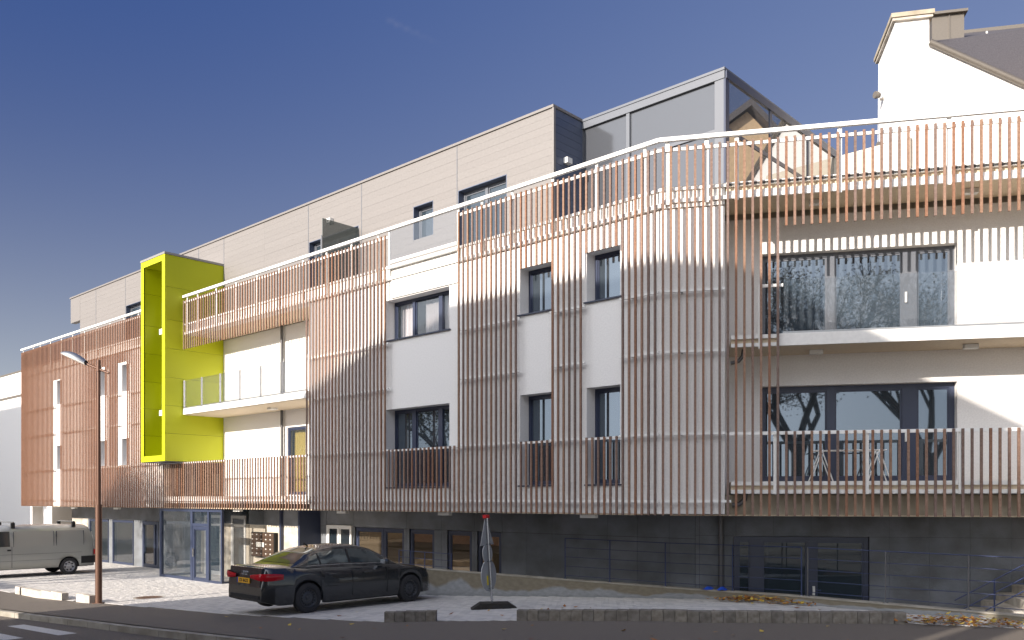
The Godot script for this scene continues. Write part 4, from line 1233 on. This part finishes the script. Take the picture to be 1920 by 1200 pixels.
func van_ring(x: float) -> Array:
	var w := tab(VW, x); var t := tab(VR, x)
	var lo := minf(arch(x, [0.95, 3.87], 0.385, 0.31, 0.30), t - 0.1)
	var belt := clampf(1.10, lo + 0.05, t - 0.04)
	var k := clampf((t - belt) / 0.8, 0, 1)
	return [Vector2(w - 0.08, lo), Vector2(w - 0.01, lo + 0.012), Vector2(w, lerpf(lo, belt, 0.4)), Vector2(w, belt), Vector2(w - 0.05 * k, lerpf(belt, t, 0.45)), Vector2(w - 0.12 * k, lerpf(belt, t, 0.82)), Vector2(w - 0.2 * k - 0.03, t - 0.05 * k - 0.005), Vector2(w * 0.5, t), Vector2(0, t + 0.01)]

func van() -> void:
	# parked square to the building, nose to the road
	var x := -(pl(0, 0, 1) - pl(0, 0, 0))            # forwards, away from the facade
	x.y = 0; x = x.normalized()
	var z := x.cross(Vector3.UP)
	var T := Transform3D(Basis(x, Vector3.UP, z), at_ground(-17.25, 33.6) - x * 0.95 + z * 0.80)
	var v := part(self, "parked_van", T)
	tag(v, "pale grey panel van with roof bars parked square to the building", "van")
	var rows := body_rows(van_ring, 0.0, 4.80, 0.04)
	put(v, "body", skin(rows), M.vanpaint, T)
	put(v, "rear_panel", end_cap(rows, 0), M.vanpaint, T)
	put(v, "front_panel", end_cap(rows, rows.size() - 1), M.vanpaint, T)
	box(v, "underbody", T, Vector3(0.2, 0.28, -0.7), Vector3(4.5, 0.8, 0.7), M.black)
	for sd_ in [1.0, -1.0]:
		# raised blind panels and door seams
		for q in [[0.42, 1.42], [1.52, 2.92]]:
			var st := st_new()
			var o := []
			for i in 9:
				var xx := lerpf(q[0], q[1], i / 8.0)
				o.append([Vector3(xx, 1.16, 0.913 * sd_), Vector3(xx, 1.40, 0.890 * sd_), Vector3(xx, 1.72, 0.845 * sd_)])
			put(v, "blind_panel", skin(o), M.vanpaint, T)
			for e in [q[0], q[1]]:
				box(v, "panel_seam", T, Vector3(e - 0.006, 1.13, 0.86 * sd_), Vector3(e + 0.006, 1.70, 0.915 * sd_), M.rim_dark)
		for h in [0.62, 0.86]: box(v, "side_crease", T, Vector3(0.5, h - 0.004, 0.90 * sd_), Vector3(4.3, h + 0.004, 0.9225 * sd_), M.rim_dark)
		for q in [2.98, 3.62]: box(v, "door_seam", T, Vector3(q - 0.006, 0.36, 0.90 * sd_), Vector3(q + 0.006, 1.15, 0.9235 * sd_), M.rim_dark)
		var win := [[Vector3(3.05, 1.16, 0.926 * sd_), Vector3(3.05, 1.72, 0.862 * sd_)], [Vector3(3.45, 1.16, 0.926 * sd_), Vector3(3.40, 1.72, 0.862 * sd_)], [Vector3(3.98, 1.14, 0.922 * sd_), Vector3(3.62, 1.50, 0.885 * sd_)]]
		put(v, "door_window", skin(win, false), M.carglass, T)
		box(v, "door_handle", T, Vector3(3.02, 1.0, 0.918 * sd_), Vector3(3.14, 1.05, 0.95 * sd_), M.black)
		box(v, "mirror", T, Vector3(3.80, 1.12, 0.95 * sd_), Vector3(3.92, 1.34, 1.12 * sd_), M.black)
		var tl := [[Vector3(0.005, 0.95, 0.80 * sd_), Vector3(0.005, 0.95, 0.90 * sd_)], [Vector3(0.015, 1.25, 0.80 * sd_), Vector3(0.03, 1.25, 0.895 * sd_)], [Vector3(0.09, 1.66, 0.76 * sd_), Vector3(0.11, 1.66, 0.86 * sd_)]]
		put(v, "tail_lamp", skin(tl, false), M.clearlamp, T)
		box(v, "tail_lamp", T, Vector3(-0.03, 0.74, 0.78 * sd_), Vector3(0.03, 0.95, 0.905 * sd_), M.redlamp)
		box(v, "bumper", T, Vector3(-0.06, 0.42, 0.50 * sd_), Vector3(0.52, 0.70, 0.925 * sd_), M.black)
		wheel(v, T * Transform3D(Basis(Vector3(0, 0, sd_), Vector3.UP, Vector3(-sd_, 0, 0)), Vector3(0.95, 0.325, 0.80 * sd_)), 0.325, 0.215, M.rim_light, false)
		wheel(v, T * Transform3D(Basis(Vector3(0, 0, sd_), Vector3.UP, Vector3(-sd_, 0, 0)), Vector3(3.87, 0.325, 0.80 * sd_)), 0.325, 0.215, M.rim_light, false)
	box(v, "bumper", T, Vector3(-0.06, 0.42, -0.5), Vector3(0.05, 0.70, 0.5), M.black)
	for q in [0.75, 2.9]:
		var rk := part(v, "roof_bar", T)
		box(rk, "bar", T, Vector3(q - 0.03, 2.04, -0.80), Vector3(q + 0.03, 2.075, 0.80), M.steel)
		for sd_ in [1.0, -1.0]: box(rk, "foot", T, Vector3(q - 0.06, 1.84, 0.70 * sd_), Vector3(q + 0.06, 2.04, 0.80 * sd_), M.black)

# ------------------------------------------------------------------ street furniture
func chamfer_block(L: float, H: float, W: float) -> ArrayMesh:
	var c := 0.012
	var o := [Vector2(0, 0), Vector2(W, 0), Vector2(W, H - c), Vector2(W - c, H), Vector2(c, H), Vector2(0, H - c)]
	return prism(o, 0.004, L - 0.004)

func block_row(label: String, pts: Array, n: int, H: float, W: float) -> void:
	var o := thing("block_kerb", label, "kerb", at_ground(pts[0].x, pts[0].y))
	var total := 0.0
	for i in pts.size() - 1: total += pts[i].distance_to(pts[i + 1])
	var L := total / n
	var mesh := chamfer_block(L, H + 0.12, W)
	for k in n:
		var at := L * k
		var i := 0
		while i < pts.size() - 2 and at > pts[i].distance_to(pts[i + 1]): at -= pts[i].distance_to(pts[i + 1]); i += 1
		var dv: Vector2 = (pts[i + 1] - pts[i]).normalized()
		var p: Vector2 = pts[i] + dv * at
		var zz := Vector3(dv.x, 0, -dv.y)
		var xx := Vector3.UP.cross(zz).normalized()
		if xx.z > 0: xx = -xx
		var bs := Basis(xx, Vector3.UP, zz)
		put(o, "block", mesh, [M.block, M.block_b][rng.randi() % 2], Transform3D(bs, at_ground(p.x, p.y, -0.12 + rng.randf_range(-0.004, 0.004))))

func street_furniture() -> void:
	block_row("long row of grey concrete blocks edging the paving in front of the low wall", [Vector2(0.08, 15.72), Vector2(3.1, 14.75), Vector2(6.66, 14.58)], 33, 0.2, 0.16)
	block_row("short row of five grey concrete blocks beside the black saloon", [Vector2(-2.40, 16.2), Vector2(-1.42, 16.12)], 5, 0.2, 0.16)
	# pale kerb stones by the lamp post
	for q in [[19.35, 19.75, "short pale concrete kerb stone at the end of the edging by the van"], [16.0, 19.2, "long pale concrete kerb stone along the pavement edge"], [14.1, 15.0, "short pale concrete kerb stone beside the lamp post"]]:
		var o := thing("kerb_stone", q[2], "kerb", pl((q[0] + q[1]) / 2, gh(q[0]), -5.55))
		var nseg := 1 if q[1] - q[0] < 1.0 else 4
		for i in nseg:
			var a: float = lerpf(q[0], q[1], float(i) / nseg); var b: float = lerpf(q[0], q[1], float(i + 1) / nseg)
			bl(o, "stone", a + 0.004, b - 0.004, gh((a + b) / 2) - 0.1, gh((a + b) / 2) + 0.22, -5.66, -5.48, M.concrete_light)
	# manhole cover
	var mh := thing("manhole_cover", "round brownish metal manhole cover in the sunlit paving", "manhole cover", at_ground(-10.19, 24.26))
	put(mh, "rim", lathe([Vector2(0.0, 0.42), Vector2(0.006, 0.42), Vector2(0.006, 0.36), Vector2(0.0, 0.36)], 32), M.concrete, Transform3D(Basis(Vector3(0, 0, 1), PI / 2), at_ground(-10.19, 24.26, 0.006)))
	put(mh, "lid", lathe([Vector2(0.0, 0.36), Vector2(0.008, 0.355), Vector2(0.008, 0.0)], 32), M.copper, Transform3D(Basis(Vector3(0, 0, 1), PI / 2), at_ground(-10.19, 24.26, 0.004)))
	# folded laundry rack on the lower balcony
	var rk := thing("drying_rack", "white folding laundry rack standing on the lower right balcony", "drying rack", pr(3.8, 0.36, 1.0))
	for q in [3.25, 4.35]:
		for e in [0.82, 1.22]:
			tube(rk, "leg", [pr(q - 0.22, 0.352, e), pr(q, 1.0, e)], 0.014, M.white, 6)
			tube(rk, "leg", [pr(q + 0.22, 0.352, e), pr(q, 1.0, e)], 0.014, M.white, 6)
	for e in [0.82, 0.92, 1.02, 1.12, 1.22]: tube(rk, "rod", [pr(3.1, 1.0, e), pr(4.5, 1.0, e)], 0.008, M.white, 6)
	# two scraps of blue plastic left on the wall
	var blue := mat(40, 80, 190, 0.5)
	for q in [[3.18, "flat scrap of blue plastic on the low wall beside the downpipe"], [3.34, "crumpled blue plastic bag on the low wall in front of the double door"]]:
		var at := on_wall(q[0])
		var rows := []
		for i in 7:
			var row := []
			for k in 7:
				var a := (i - 3) / 3.0; var c := (k - 3) / 3.0
				row.append(Vector3(a * 0.13, maxf(0.0, 0.07 * (1.0 - a * a) * (1.0 - c * c) + rng.randf_range(-0.012, 0.02)), c * 0.07))
			rows.append(row)
		tag(put(self, "plastic_scrap", skin(rows), blue, Transform3D(Basis(Vector3.UP, 0.6), at + Vector3(0, 0.003, 0))), q[1], "litter")
	retaining_wall()
	lamp_post()
	traffic_sign()
	stairs()

var RW := [Vector2(-4.35, 24.05), Vector2(-2.23, 22.57), Vector2(1.28, 20.72), Vector2(4.0, 19.04), Vector2(5.6, 17.6), Vector2(7.2, 16.2), Vector2(9.2, 14.3)]
var RT := [-1.76, -1.825, -1.93, -1.986, -1.96, -1.98, -2.0]

func stained() -> StandardMaterial3D:
	# lime bloom over damp concrete: a pale area with a ragged outline
	var im := Image.create(1024, 128, false, Image.FORMAT_RGB8)
	var n := FastNoiseLite.new(); n.seed = 77; n.frequency = 0.007; n.fractal_octaves = 3
	var n2 := FastNoiseLite.new(); n2.seed = 78; n2.frequency = 0.08; n2.fractal_octaves = 4
	for x in 1024:
		var edge := 0.60 + 0.42 * n.get_noise_2d(x * 1.6, 3.0) + 0.03 * n2.get_noise_2d(x * 0.8, 9.0)
		for y in 128:
			var v := 1.0 - y / 127.0
			var k := smoothstep(-0.08, 0.08, edge - v)
			var g := 0.97 + 0.10 * n2.get_noise_2d(x * 1.0, y * 0.6)
			var c := Color(0.47, 0.44, 0.38).lerp(Color(0.55, 0.56, 0.57), k) * g
			im.set_pixel(x, y, c)
	var m := StandardMaterial3D.new()
	m.albedo_texture = ImageTexture.create_from_image(im)
	m.roughness = 0.88
	return m

func retaining_wall() -> void:
	var o := thing("retaining_wall", "low damp-stained concrete wall in front of the dark ground floor", "wall", at_ground(1.28, 20.72))
	var st := st_new()
	var u := 0.0
	for i in RW.size() - 1:
		var p: Vector2 = RW[i]; var q: Vector2 = RW[i + 1]
		var dv := (q - p).normalized()
		var nn := Vector3(dv.y, 0, dv.x)            # towards the road
		if nn.z < 0: nn = -nn
		var k := p.distance_to(q) / 17.0
		var gp := EYE + gh(sd(p.x, p.y).x) - 0.08; var gq := EYE + gh(sd(q.x, q.y).x) - 0.08
		var v := [Vector3(p.x, gp, -p.y), Vector3(q.x, gq, -q.y), Vector3(q.x, EYE + RT[i + 1], -q.y), Vector3(p.x, EYE + RT[i], -p.y)]
		var uv := [Vector2(u, 0.999), Vector2(u + k, 0.999), Vector2(u + k, 0.001), Vector2(u, 0.001)]
		var ord := [0, 1, 2, 0, 2, 3]
		if (v[1] - v[0]).cross(v[2] - v[0]).dot(nn) > 0: ord = [0, 2, 1, 0, 3, 2]
		for w in ord:
			st.set_normal(nn); st.set_uv(Vector2(uv[w].x, clampf(uv[w].y, 0.0, 0.999))); st.add_vertex(v[w])
		u += k
	put(o, "wall_face", st.commit(), stained(), Transform3D.IDENTITY)
	for i in RW.size() - 1:
		var p: Vector2 = RW[i]; var q: Vector2 = RW[i + 1]
		var dv := (q - p).normalized()
		var back := Vector3(-dv.y, 0, -dv.x)
		if back.z > 0: back = -back
		var a := Vector3(p.x, EYE + RT[i], -p.y); var c := Vector3(q.x, EYE + RT[i + 1], -q.y)
		var s2 := st_new()
		var o3 := -back * 0.012
		var dn := Vector3(0, -1.3, 0)
		quad(s2, a + o3 + Vector3.UP * 0.01, c + o3 + Vector3.UP * 0.01, c + back * 0.22 + Vector3.UP * 0.01, a + back * 0.22 + Vector3.UP * 0.01, Vector3.UP)
		quad(s2, a + o3 + Vector3.UP * 0.01, c + o3 + Vector3.UP * 0.01, c + o3 - Vector3.UP * 0.015, a + o3 - Vector3.UP * 0.015, -back)
		quad(s2, a + back * 0.22 + Vector3.UP * 0.01, c + back * 0.22 + Vector3.UP * 0.01, c + back * 0.22 + dn, a + back * 0.22 + dn, back)
		put(o, "coping", s2.commit(), M.concrete, Transform3D.IDENTITY)
	# railings on the wall
	rail_run("low blue wire railing on the wall beside the black saloon", [0.62, 0.78, 0.97, 1.19], 0.42, 2, M.rail_blue, M.rail_blue)
	rail_run("tall blue and steel wire railing on the low concrete wall", [2.0, 2.37, 2.8, 3.45, 4.16], 0.98, 4, M.rail_blue, M.rail_blue)
	rail_run("steel wire railing on the end of the low wall by the steps", [4.22, 4.93, 5.47, 5.98], 0.98, 4, M.pipe, M.rail_blue)

func on_wall(k: float) -> Vector3:
	var i := clampi(int(k), 0, RW.size() - 2)
	var p: Vector2 = RW[i].lerp(RW[i + 1], k - i)
	return Vector3(p.x, EYE + lerpf(RT[i], RT[i + 1], k - i) + 0.01, -p.y - 0.1)

func rail_run(label: String, ks: Array, H: float, wires: int, pm: Material, wm: Material) -> void:
	var o := thing("wall_railing", label, "railing", on_wall(ks[0]))
	for k in ks:
		var p := on_wall(k)
		tube(o, "post", [p, p + Vector3.UP * H], 0.014, pm, 8)
		put(o, "base_plate", lathe([Vector2(0.0, 0.05), Vector2(0.012, 0.05), Vector2(0.012, 0.0)], 12), M.steel, Transform3D(Basis(Vector3(0, 0, 1), PI / 2), p))
	for w in wires + 1:
		var pts := []
		for k in ks: pts.append(on_wall(k) + Vector3.UP * (H * (w + 0.4) / (wires + 0.4)))
		tube(o, "wire", pts, 0.007 if w < wires else 0.010, wm, 6)

func lamp_post() -> void:
	var p := at_ground(-10.96, 22.91)
	var o := thing("street_lamp", "slender copper brown street lamp with one grey lamp head on a slanted arm", "street lamp", p)
	var st := st_new()
	tube_into(st, [Vector3.ZERO, Vector3(0, 2.6, 0), Vector3(0, 2.62, 0), Vector3(0, 6.45, 0)], [0.085, 0.085, 0.06, 0.045], 16)
	put(o, "pole", st.commit(), M.copper, Transform3D(Basis.IDENTITY, p))
	box(o, "base_plate", Transform3D(Basis.IDENTITY, p), Vector3(-0.12, 0.0, -0.12), Vector3(0.12, 0.015, 0.12), M.copper)
	var a := Vector3(0.30, 6.09, 0.05); var b := Vector3(-0.36, 6.36, -0.06)
	tube(o, "arm", [p + a, p + b], 0.032, M.copper, 10)
	tube(o, "clamp", [p + Vector3(0, 6.14, 0), p + Vector3(0, 6.30, 0)], 0.062, M.copper, 12)
	# lamp head: a flattened shell along the arm
	var dir := (b - a).normalized()
	var ab := ring_basis(dir)
	var head := part(o, "lamp_head", Transform3D(Basis.IDENTITY, p + b))
	for half in [0, 1]:
		var rows := []
		for i in 15:
			var k := i / 14.0
			var c: Vector3 = b + dir * (0.82 * k) + Vector3(0, 0.03 * sin(k * PI), 0)
			var w := 0.155 * pow(sin(clampf(0.12 + 0.88 * k, 0, 1) * PI), 0.6) + 0.004
			var hgt := (0.13 if half == 0 else 0.07) * pow(sin(clampf(0.18 + 0.82 * k, 0, 1) * PI), 0.7) + 0.003
			var row := []
			for j in 11:
				var an := PI * j / 10.0
				var side := Vector3(ab[0]) * cos(an) * w
				row.append(p + c + side + Vector3(0, sin(an) * hgt * (1.0 if half == 0 else -1.0), 0))
			rows.append(row)
		put(head, "shell" if half == 0 else "diffuser", skin(rows), M.metal if half == 0 else M.clearlamp, Transform3D.IDENTITY)

func traffic_sign() -> void:
	var p := at_ground(-0.42, 18.25)
	var o := thing("temporary_sign", "leaning temporary traffic sign post with three signs seen from behind", "traffic sign", p)
	var F := Transform3D(Basis(Vector3.UP, -1.10), p)
	var lean := Vector3(-0.11, 1.93, 0)
	# rubber foot with slots
	var base := prism([Vector2(-0.50, 0.0), Vector2(0.50, 0.0), Vector2(0.30, 0.13), Vector2(-0.30, 0.13)], -0.19, 0.19)
	put(o, "foot", base, M.rubber, Transform3D(Basis(Vector3.UP, 0.1), p + Vector3(0.05, 0, 0)))
	for q in [-0.06, 0.16]:
		box(o, "foot_slot", Transform3D(Basis(Vector3.UP, 0.1), p + Vector3(0.05, 0, 0)), Vector3(q, 0.03, 0.188), Vector3(q + 0.15, 0.09, 0.193), M.black)
	var top := p + lean
	tube(o, "post", [p + Vector3(0.0, 0.08, 0), top], 0.026, M.steel, 12)
	var along := lean.normalized()
	var nrm := Vector3(0.9, 0, 0.44).normalized()      # signs face along the road
	var side := along.cross(nrm).normalized()
	nrm = side.cross(along)
	var S := Basis(side, along, nrm)
	var at := func(h): return Transform3D(S, p + lean * (h / 1.93) - nrm * 0.035)
	# triangle, small round and large round sign, each a folded sheet with a rim
	put(o, "triangle_sign", prism([Vector2(-0.30, 0.0), Vector2(0.30, 0.0), Vector2(0.03, 0.56), Vector2(-0.03, 0.56)], -0.004, 0.004), M.sign_back, at.call(1.34))
	put(o, "small_sign", lathe([Vector2(-0.004, 0.0), Vector2(-0.004, 0.21), Vector2(-0.012, 0.215), Vector2(0.006, 0.215), Vector2(0.004, 0.2), Vector2(0.004, 0.0)], 28), M.sign_back, at.call(1.16) * Transform3D(Basis(Vector3.UP, -PI / 2), Vector3.ZERO))
	put(o, "round_sign", lathe([Vector2(-0.004, 0.0), Vector2(-0.004, 0.33), Vector2(-0.012, 0.335), Vector2(0.006, 0.335), Vector2(0.004, 0.32), Vector2(0.004, 0.0)], 36), M.sign_back, at.call(0.70) * Transform3D(Basis(Vector3.UP, -PI / 2), Vector3.ZERO))
	box(o, "sticker", at.call(0.52), Vector3(-0.10, -0.02, 0.005), Vector3(-0.04, 0.18, 0.009), M.yellow)
	box(o, "cap", at.call(1.93), Vector3(-0.07, -0.02, -0.03), Vector3(0.07, 0.05, 0.06), M.red)
	for h in [0.42, 1.0, 1.36]: box(o, "clamp", at.call(h), Vector3(-0.05, -0.012, 0.006), Vector3(0.05, 0.012, 0.07), M.steel)

func stairs() -> void:
	var o := thing("concrete_steps", "grey concrete steps rising behind the end of the low wall", "steps", pr(6.4, -2.97, 1.6))
	for i in 7:
		br(o, "step", 6.35 + 0.30 * i, 6.65 + 0.30 * i, -2.97, -2.30 + 0.165 * i, 0.3, 2.3, M.concrete_light)
	var r := thing("stair_rail", "dark blue sloping hand rail beside the concrete steps", "railing", pr(6.3, -2.97, 0.25))
	for h in [0.35, 0.6, 0.85]:
		tube(r, "rail", [pr(5.6, -2.6 + h - 0.2, 0.25), pr(8.5, -1.1 + h, 0.25)], 0.012, M.rail_blue, 6)
	for tt in [6.3, 7.6]: tube(r, "post", [pr(tt, -2.97, 0.25), pr(tt, -1.55 + (tt - 6.3) * 0.5, 0.25)], 0.015, M.rail_blue, 6)

# ------------------------------------------------------------------ trees behind the camera and across the road
func branch(st: SurfaceTool, p: Vector3, dir: Vector3, len: float, r: float, depth: int, tips: Array) -> void:
	var q := p + dir * len * 0.5 + Vector3(rng.randf_range(-1, 1), rng.randf_range(-0.3, 0.6), rng.randf_range(-1, 1)) * len * 0.06
	var e := p + dir * len
	tube_into(st, [p, q, e], [r, r * 0.85, r * 0.68], 7 if depth > 3 else 4, false)
	if depth <= 2: tips.append(e); tips.append(q)
	if depth == 0: return
	var n := 3 if depth > 1 else 4
	for i in n:
		var ax := Vector3(rng.randf_range(-1, 1), rng.randf_range(-0.2, 0.2), rng.randf_range(-1, 1)).normalized()
		var nd := dir.rotated(ax, rng.randf_range(0.3, 0.8))
		nd = (nd + Vector3.UP * 0.12).normalized()
		var start := e if i < 2 else p.lerp(e, rng.randf_range(0.5, 0.9))
		branch(st, start, nd, len * rng.randf_range(0.66, 0.84), r * (0.62 if i < 2 else 0.5), depth - 1, tips)

func tree(label: String, at: Vector3, h: float, leafy: int, col: Array, group := "", depth := 4) -> void:
	var o := thing("broadleaf_tree", label, "tree", at, Basis.IDENTITY, group)
	var st := st_new()
	var tips := []
	tube_into(st, [Vector3.ZERO, Vector3(0.05, h * 0.15, 0), Vector3(0, h * 0.3, 0.05)], [h * 0.026, h * 0.021, h * 0.018], 9)
	put(o, "trunk", st.commit(), M.bark, Transform3D(Basis.IDENTITY, at))
	var bt := st_new()
	for i in 4:
		var an := TAU * i / 4.0 + rng.randf()
		branch(bt, Vector3(0, h * (0.24 + 0.02 * i), 0), Vector3(cos(an) * 0.6, 1.0, sin(an) * 0.6).normalized(), h * 0.2, h * 0.012, depth, tips)
	put(o, "branches", bt.commit(), M.bark, Transform3D(Basis.IDENTITY, at))
	var lt := st_new()
	for tp in tips:
		for k in leafy:
			var c: Vector3 = tp + Vector3(rng.randf_range(-1, 1), rng.randf_range(-1, 1), rng.randf_range(-1, 1)) * h * 0.045
			var a := Vector3(rng.randf_range(-1, 1), rng.randf_range(-1, 1), rng.randf_range(-1, 1)).normalized() * 0.07
			var b := a.cross(Vector3(rng.randf_range(-1, 1), 1, rng.randf_range(-1, 1))).normalized() * 0.05
			var n := a.cross(b).normalized()
			poly(lt, [c - a, c + b, c + a, c - b], n)
	var lm := mat(col[0], col[1], col[2], 0.8)
	lm.backlight_enabled = true; lm.backlight = Color(0.15, 0.12, 0.04)
	put(o, "crown", lt.commit(), lm, Transform3D(Basis.IDENTITY, at))

func trees() -> void:
	rng.seed = 19
	for q in [[3.2, -6.5, 15.5, 2], [9.0, -7.5, 14.5, 2], [-4.0, -15.0, 15.0, 3]]:
		tree("bare autumn tree with sparse brown leaves across the road from the right balconies", at_ground(q[0], q[1], -0.05), q[2], q[3], [120, 92, 48], "bare trees across the road from the right balconies", 5)
	var t := pl(24.0, gh(22) - 0.05, -16.5)
	tree("leafy autumn street tree across the road from the entrance", t, 11.6, 9, [110, 100, 40])

# ------------------------------------------------------------------ fallen leaves
func leaf_into(st: SurfaceTool, p: Vector3, size: float) -> void:
	var an := rng.randf() * TAU
	var a := Vector3(cos(an), rng.randf_range(-0.3, 0.3), sin(an)) * size
	var b := Vector3(-sin(an), rng.randf_range(-0.3, 0.3), cos(an)) * size * 0.6
	var n := b.cross(a).normalized()
	if n.y < 0: n = -n
	poly(st, [p - a, p + b * 0.9 - a * 0.2, p + a * 0.9 + Vector3.UP * size * 0.25, p - b * 0.9 - a * 0.1], n)

func leaves() -> void:
	rng.seed = 5
	var lm := []
	for c in [[150, 96, 40], [120, 72, 34], [178, 130, 52], [196, 168, 70]]: lm.append(mat(c[0], c[1], c[2], 0.8))
	# drifts against the wall and at the end of the block kerb
	for d in [[Vector2(4.35, 18.3), Vector2(5.75, 17.0), 0.16, 320, "drift of brown leaves against the low wall behind the blocks"], [Vector2(6.8, 14.75), Vector2(8.3, 14.35), 0.26, 420, "drift of brown leaves at the end of the block kerb"]]:
		var o := thing("leaf_drift", d[4], "leaves", at_ground(d[0].x, d[0].y))
		for k in 4:
			var st := st_new()
			for i in int(d[3] / 4.0):
				var t := rng.randf()
				var p: Vector2 = d[0].lerp(d[1], t) + Vector2(rng.randfn(0, d[2]), rng.randfn(0, d[2] * 0.8))
				leaf_into(st, at_ground(p.x, p.y, 0.03 + rng.randf() * 0.13 * (1.0 - absf(t - 0.5) * 1.6)), rng.randf_range(0.04, 0.07))
			var m := put(o, "leaves", st.commit(), lm[k], Transform3D.IDENTITY)
			m.set_meta("kind", "stuff")
		o.set_meta("kind", "stuff")
	var i := 0
	while i < 46:
		var X := rng.randf_range(-6.0, 8.0); var Z := rng.randf_range(12.6, 19.0)
		var q := sd(X, Z)
		if q.y > tab(INNER, q.x) - 0.2 or q.y < tab(KERB, q.x) + 0.3: continue
		i += 1
		if absf(q.y - tab(EDGE, q.x)) < 0.35: continue
		var st := st_new()
		leaf_into(st, Vector3.ZERO, rng.randf_range(0.045, 0.075))
		var o := put(self, "fallen_leaf", st.commit(), lm[rng.randi() % 4], Transform3D(Basis.IDENTITY, at_ground(X, Z, 0.02)))
		tag(o, "single fallen yellow-brown leaf lying on the ground", "leaf", "scattered fallen leaves")
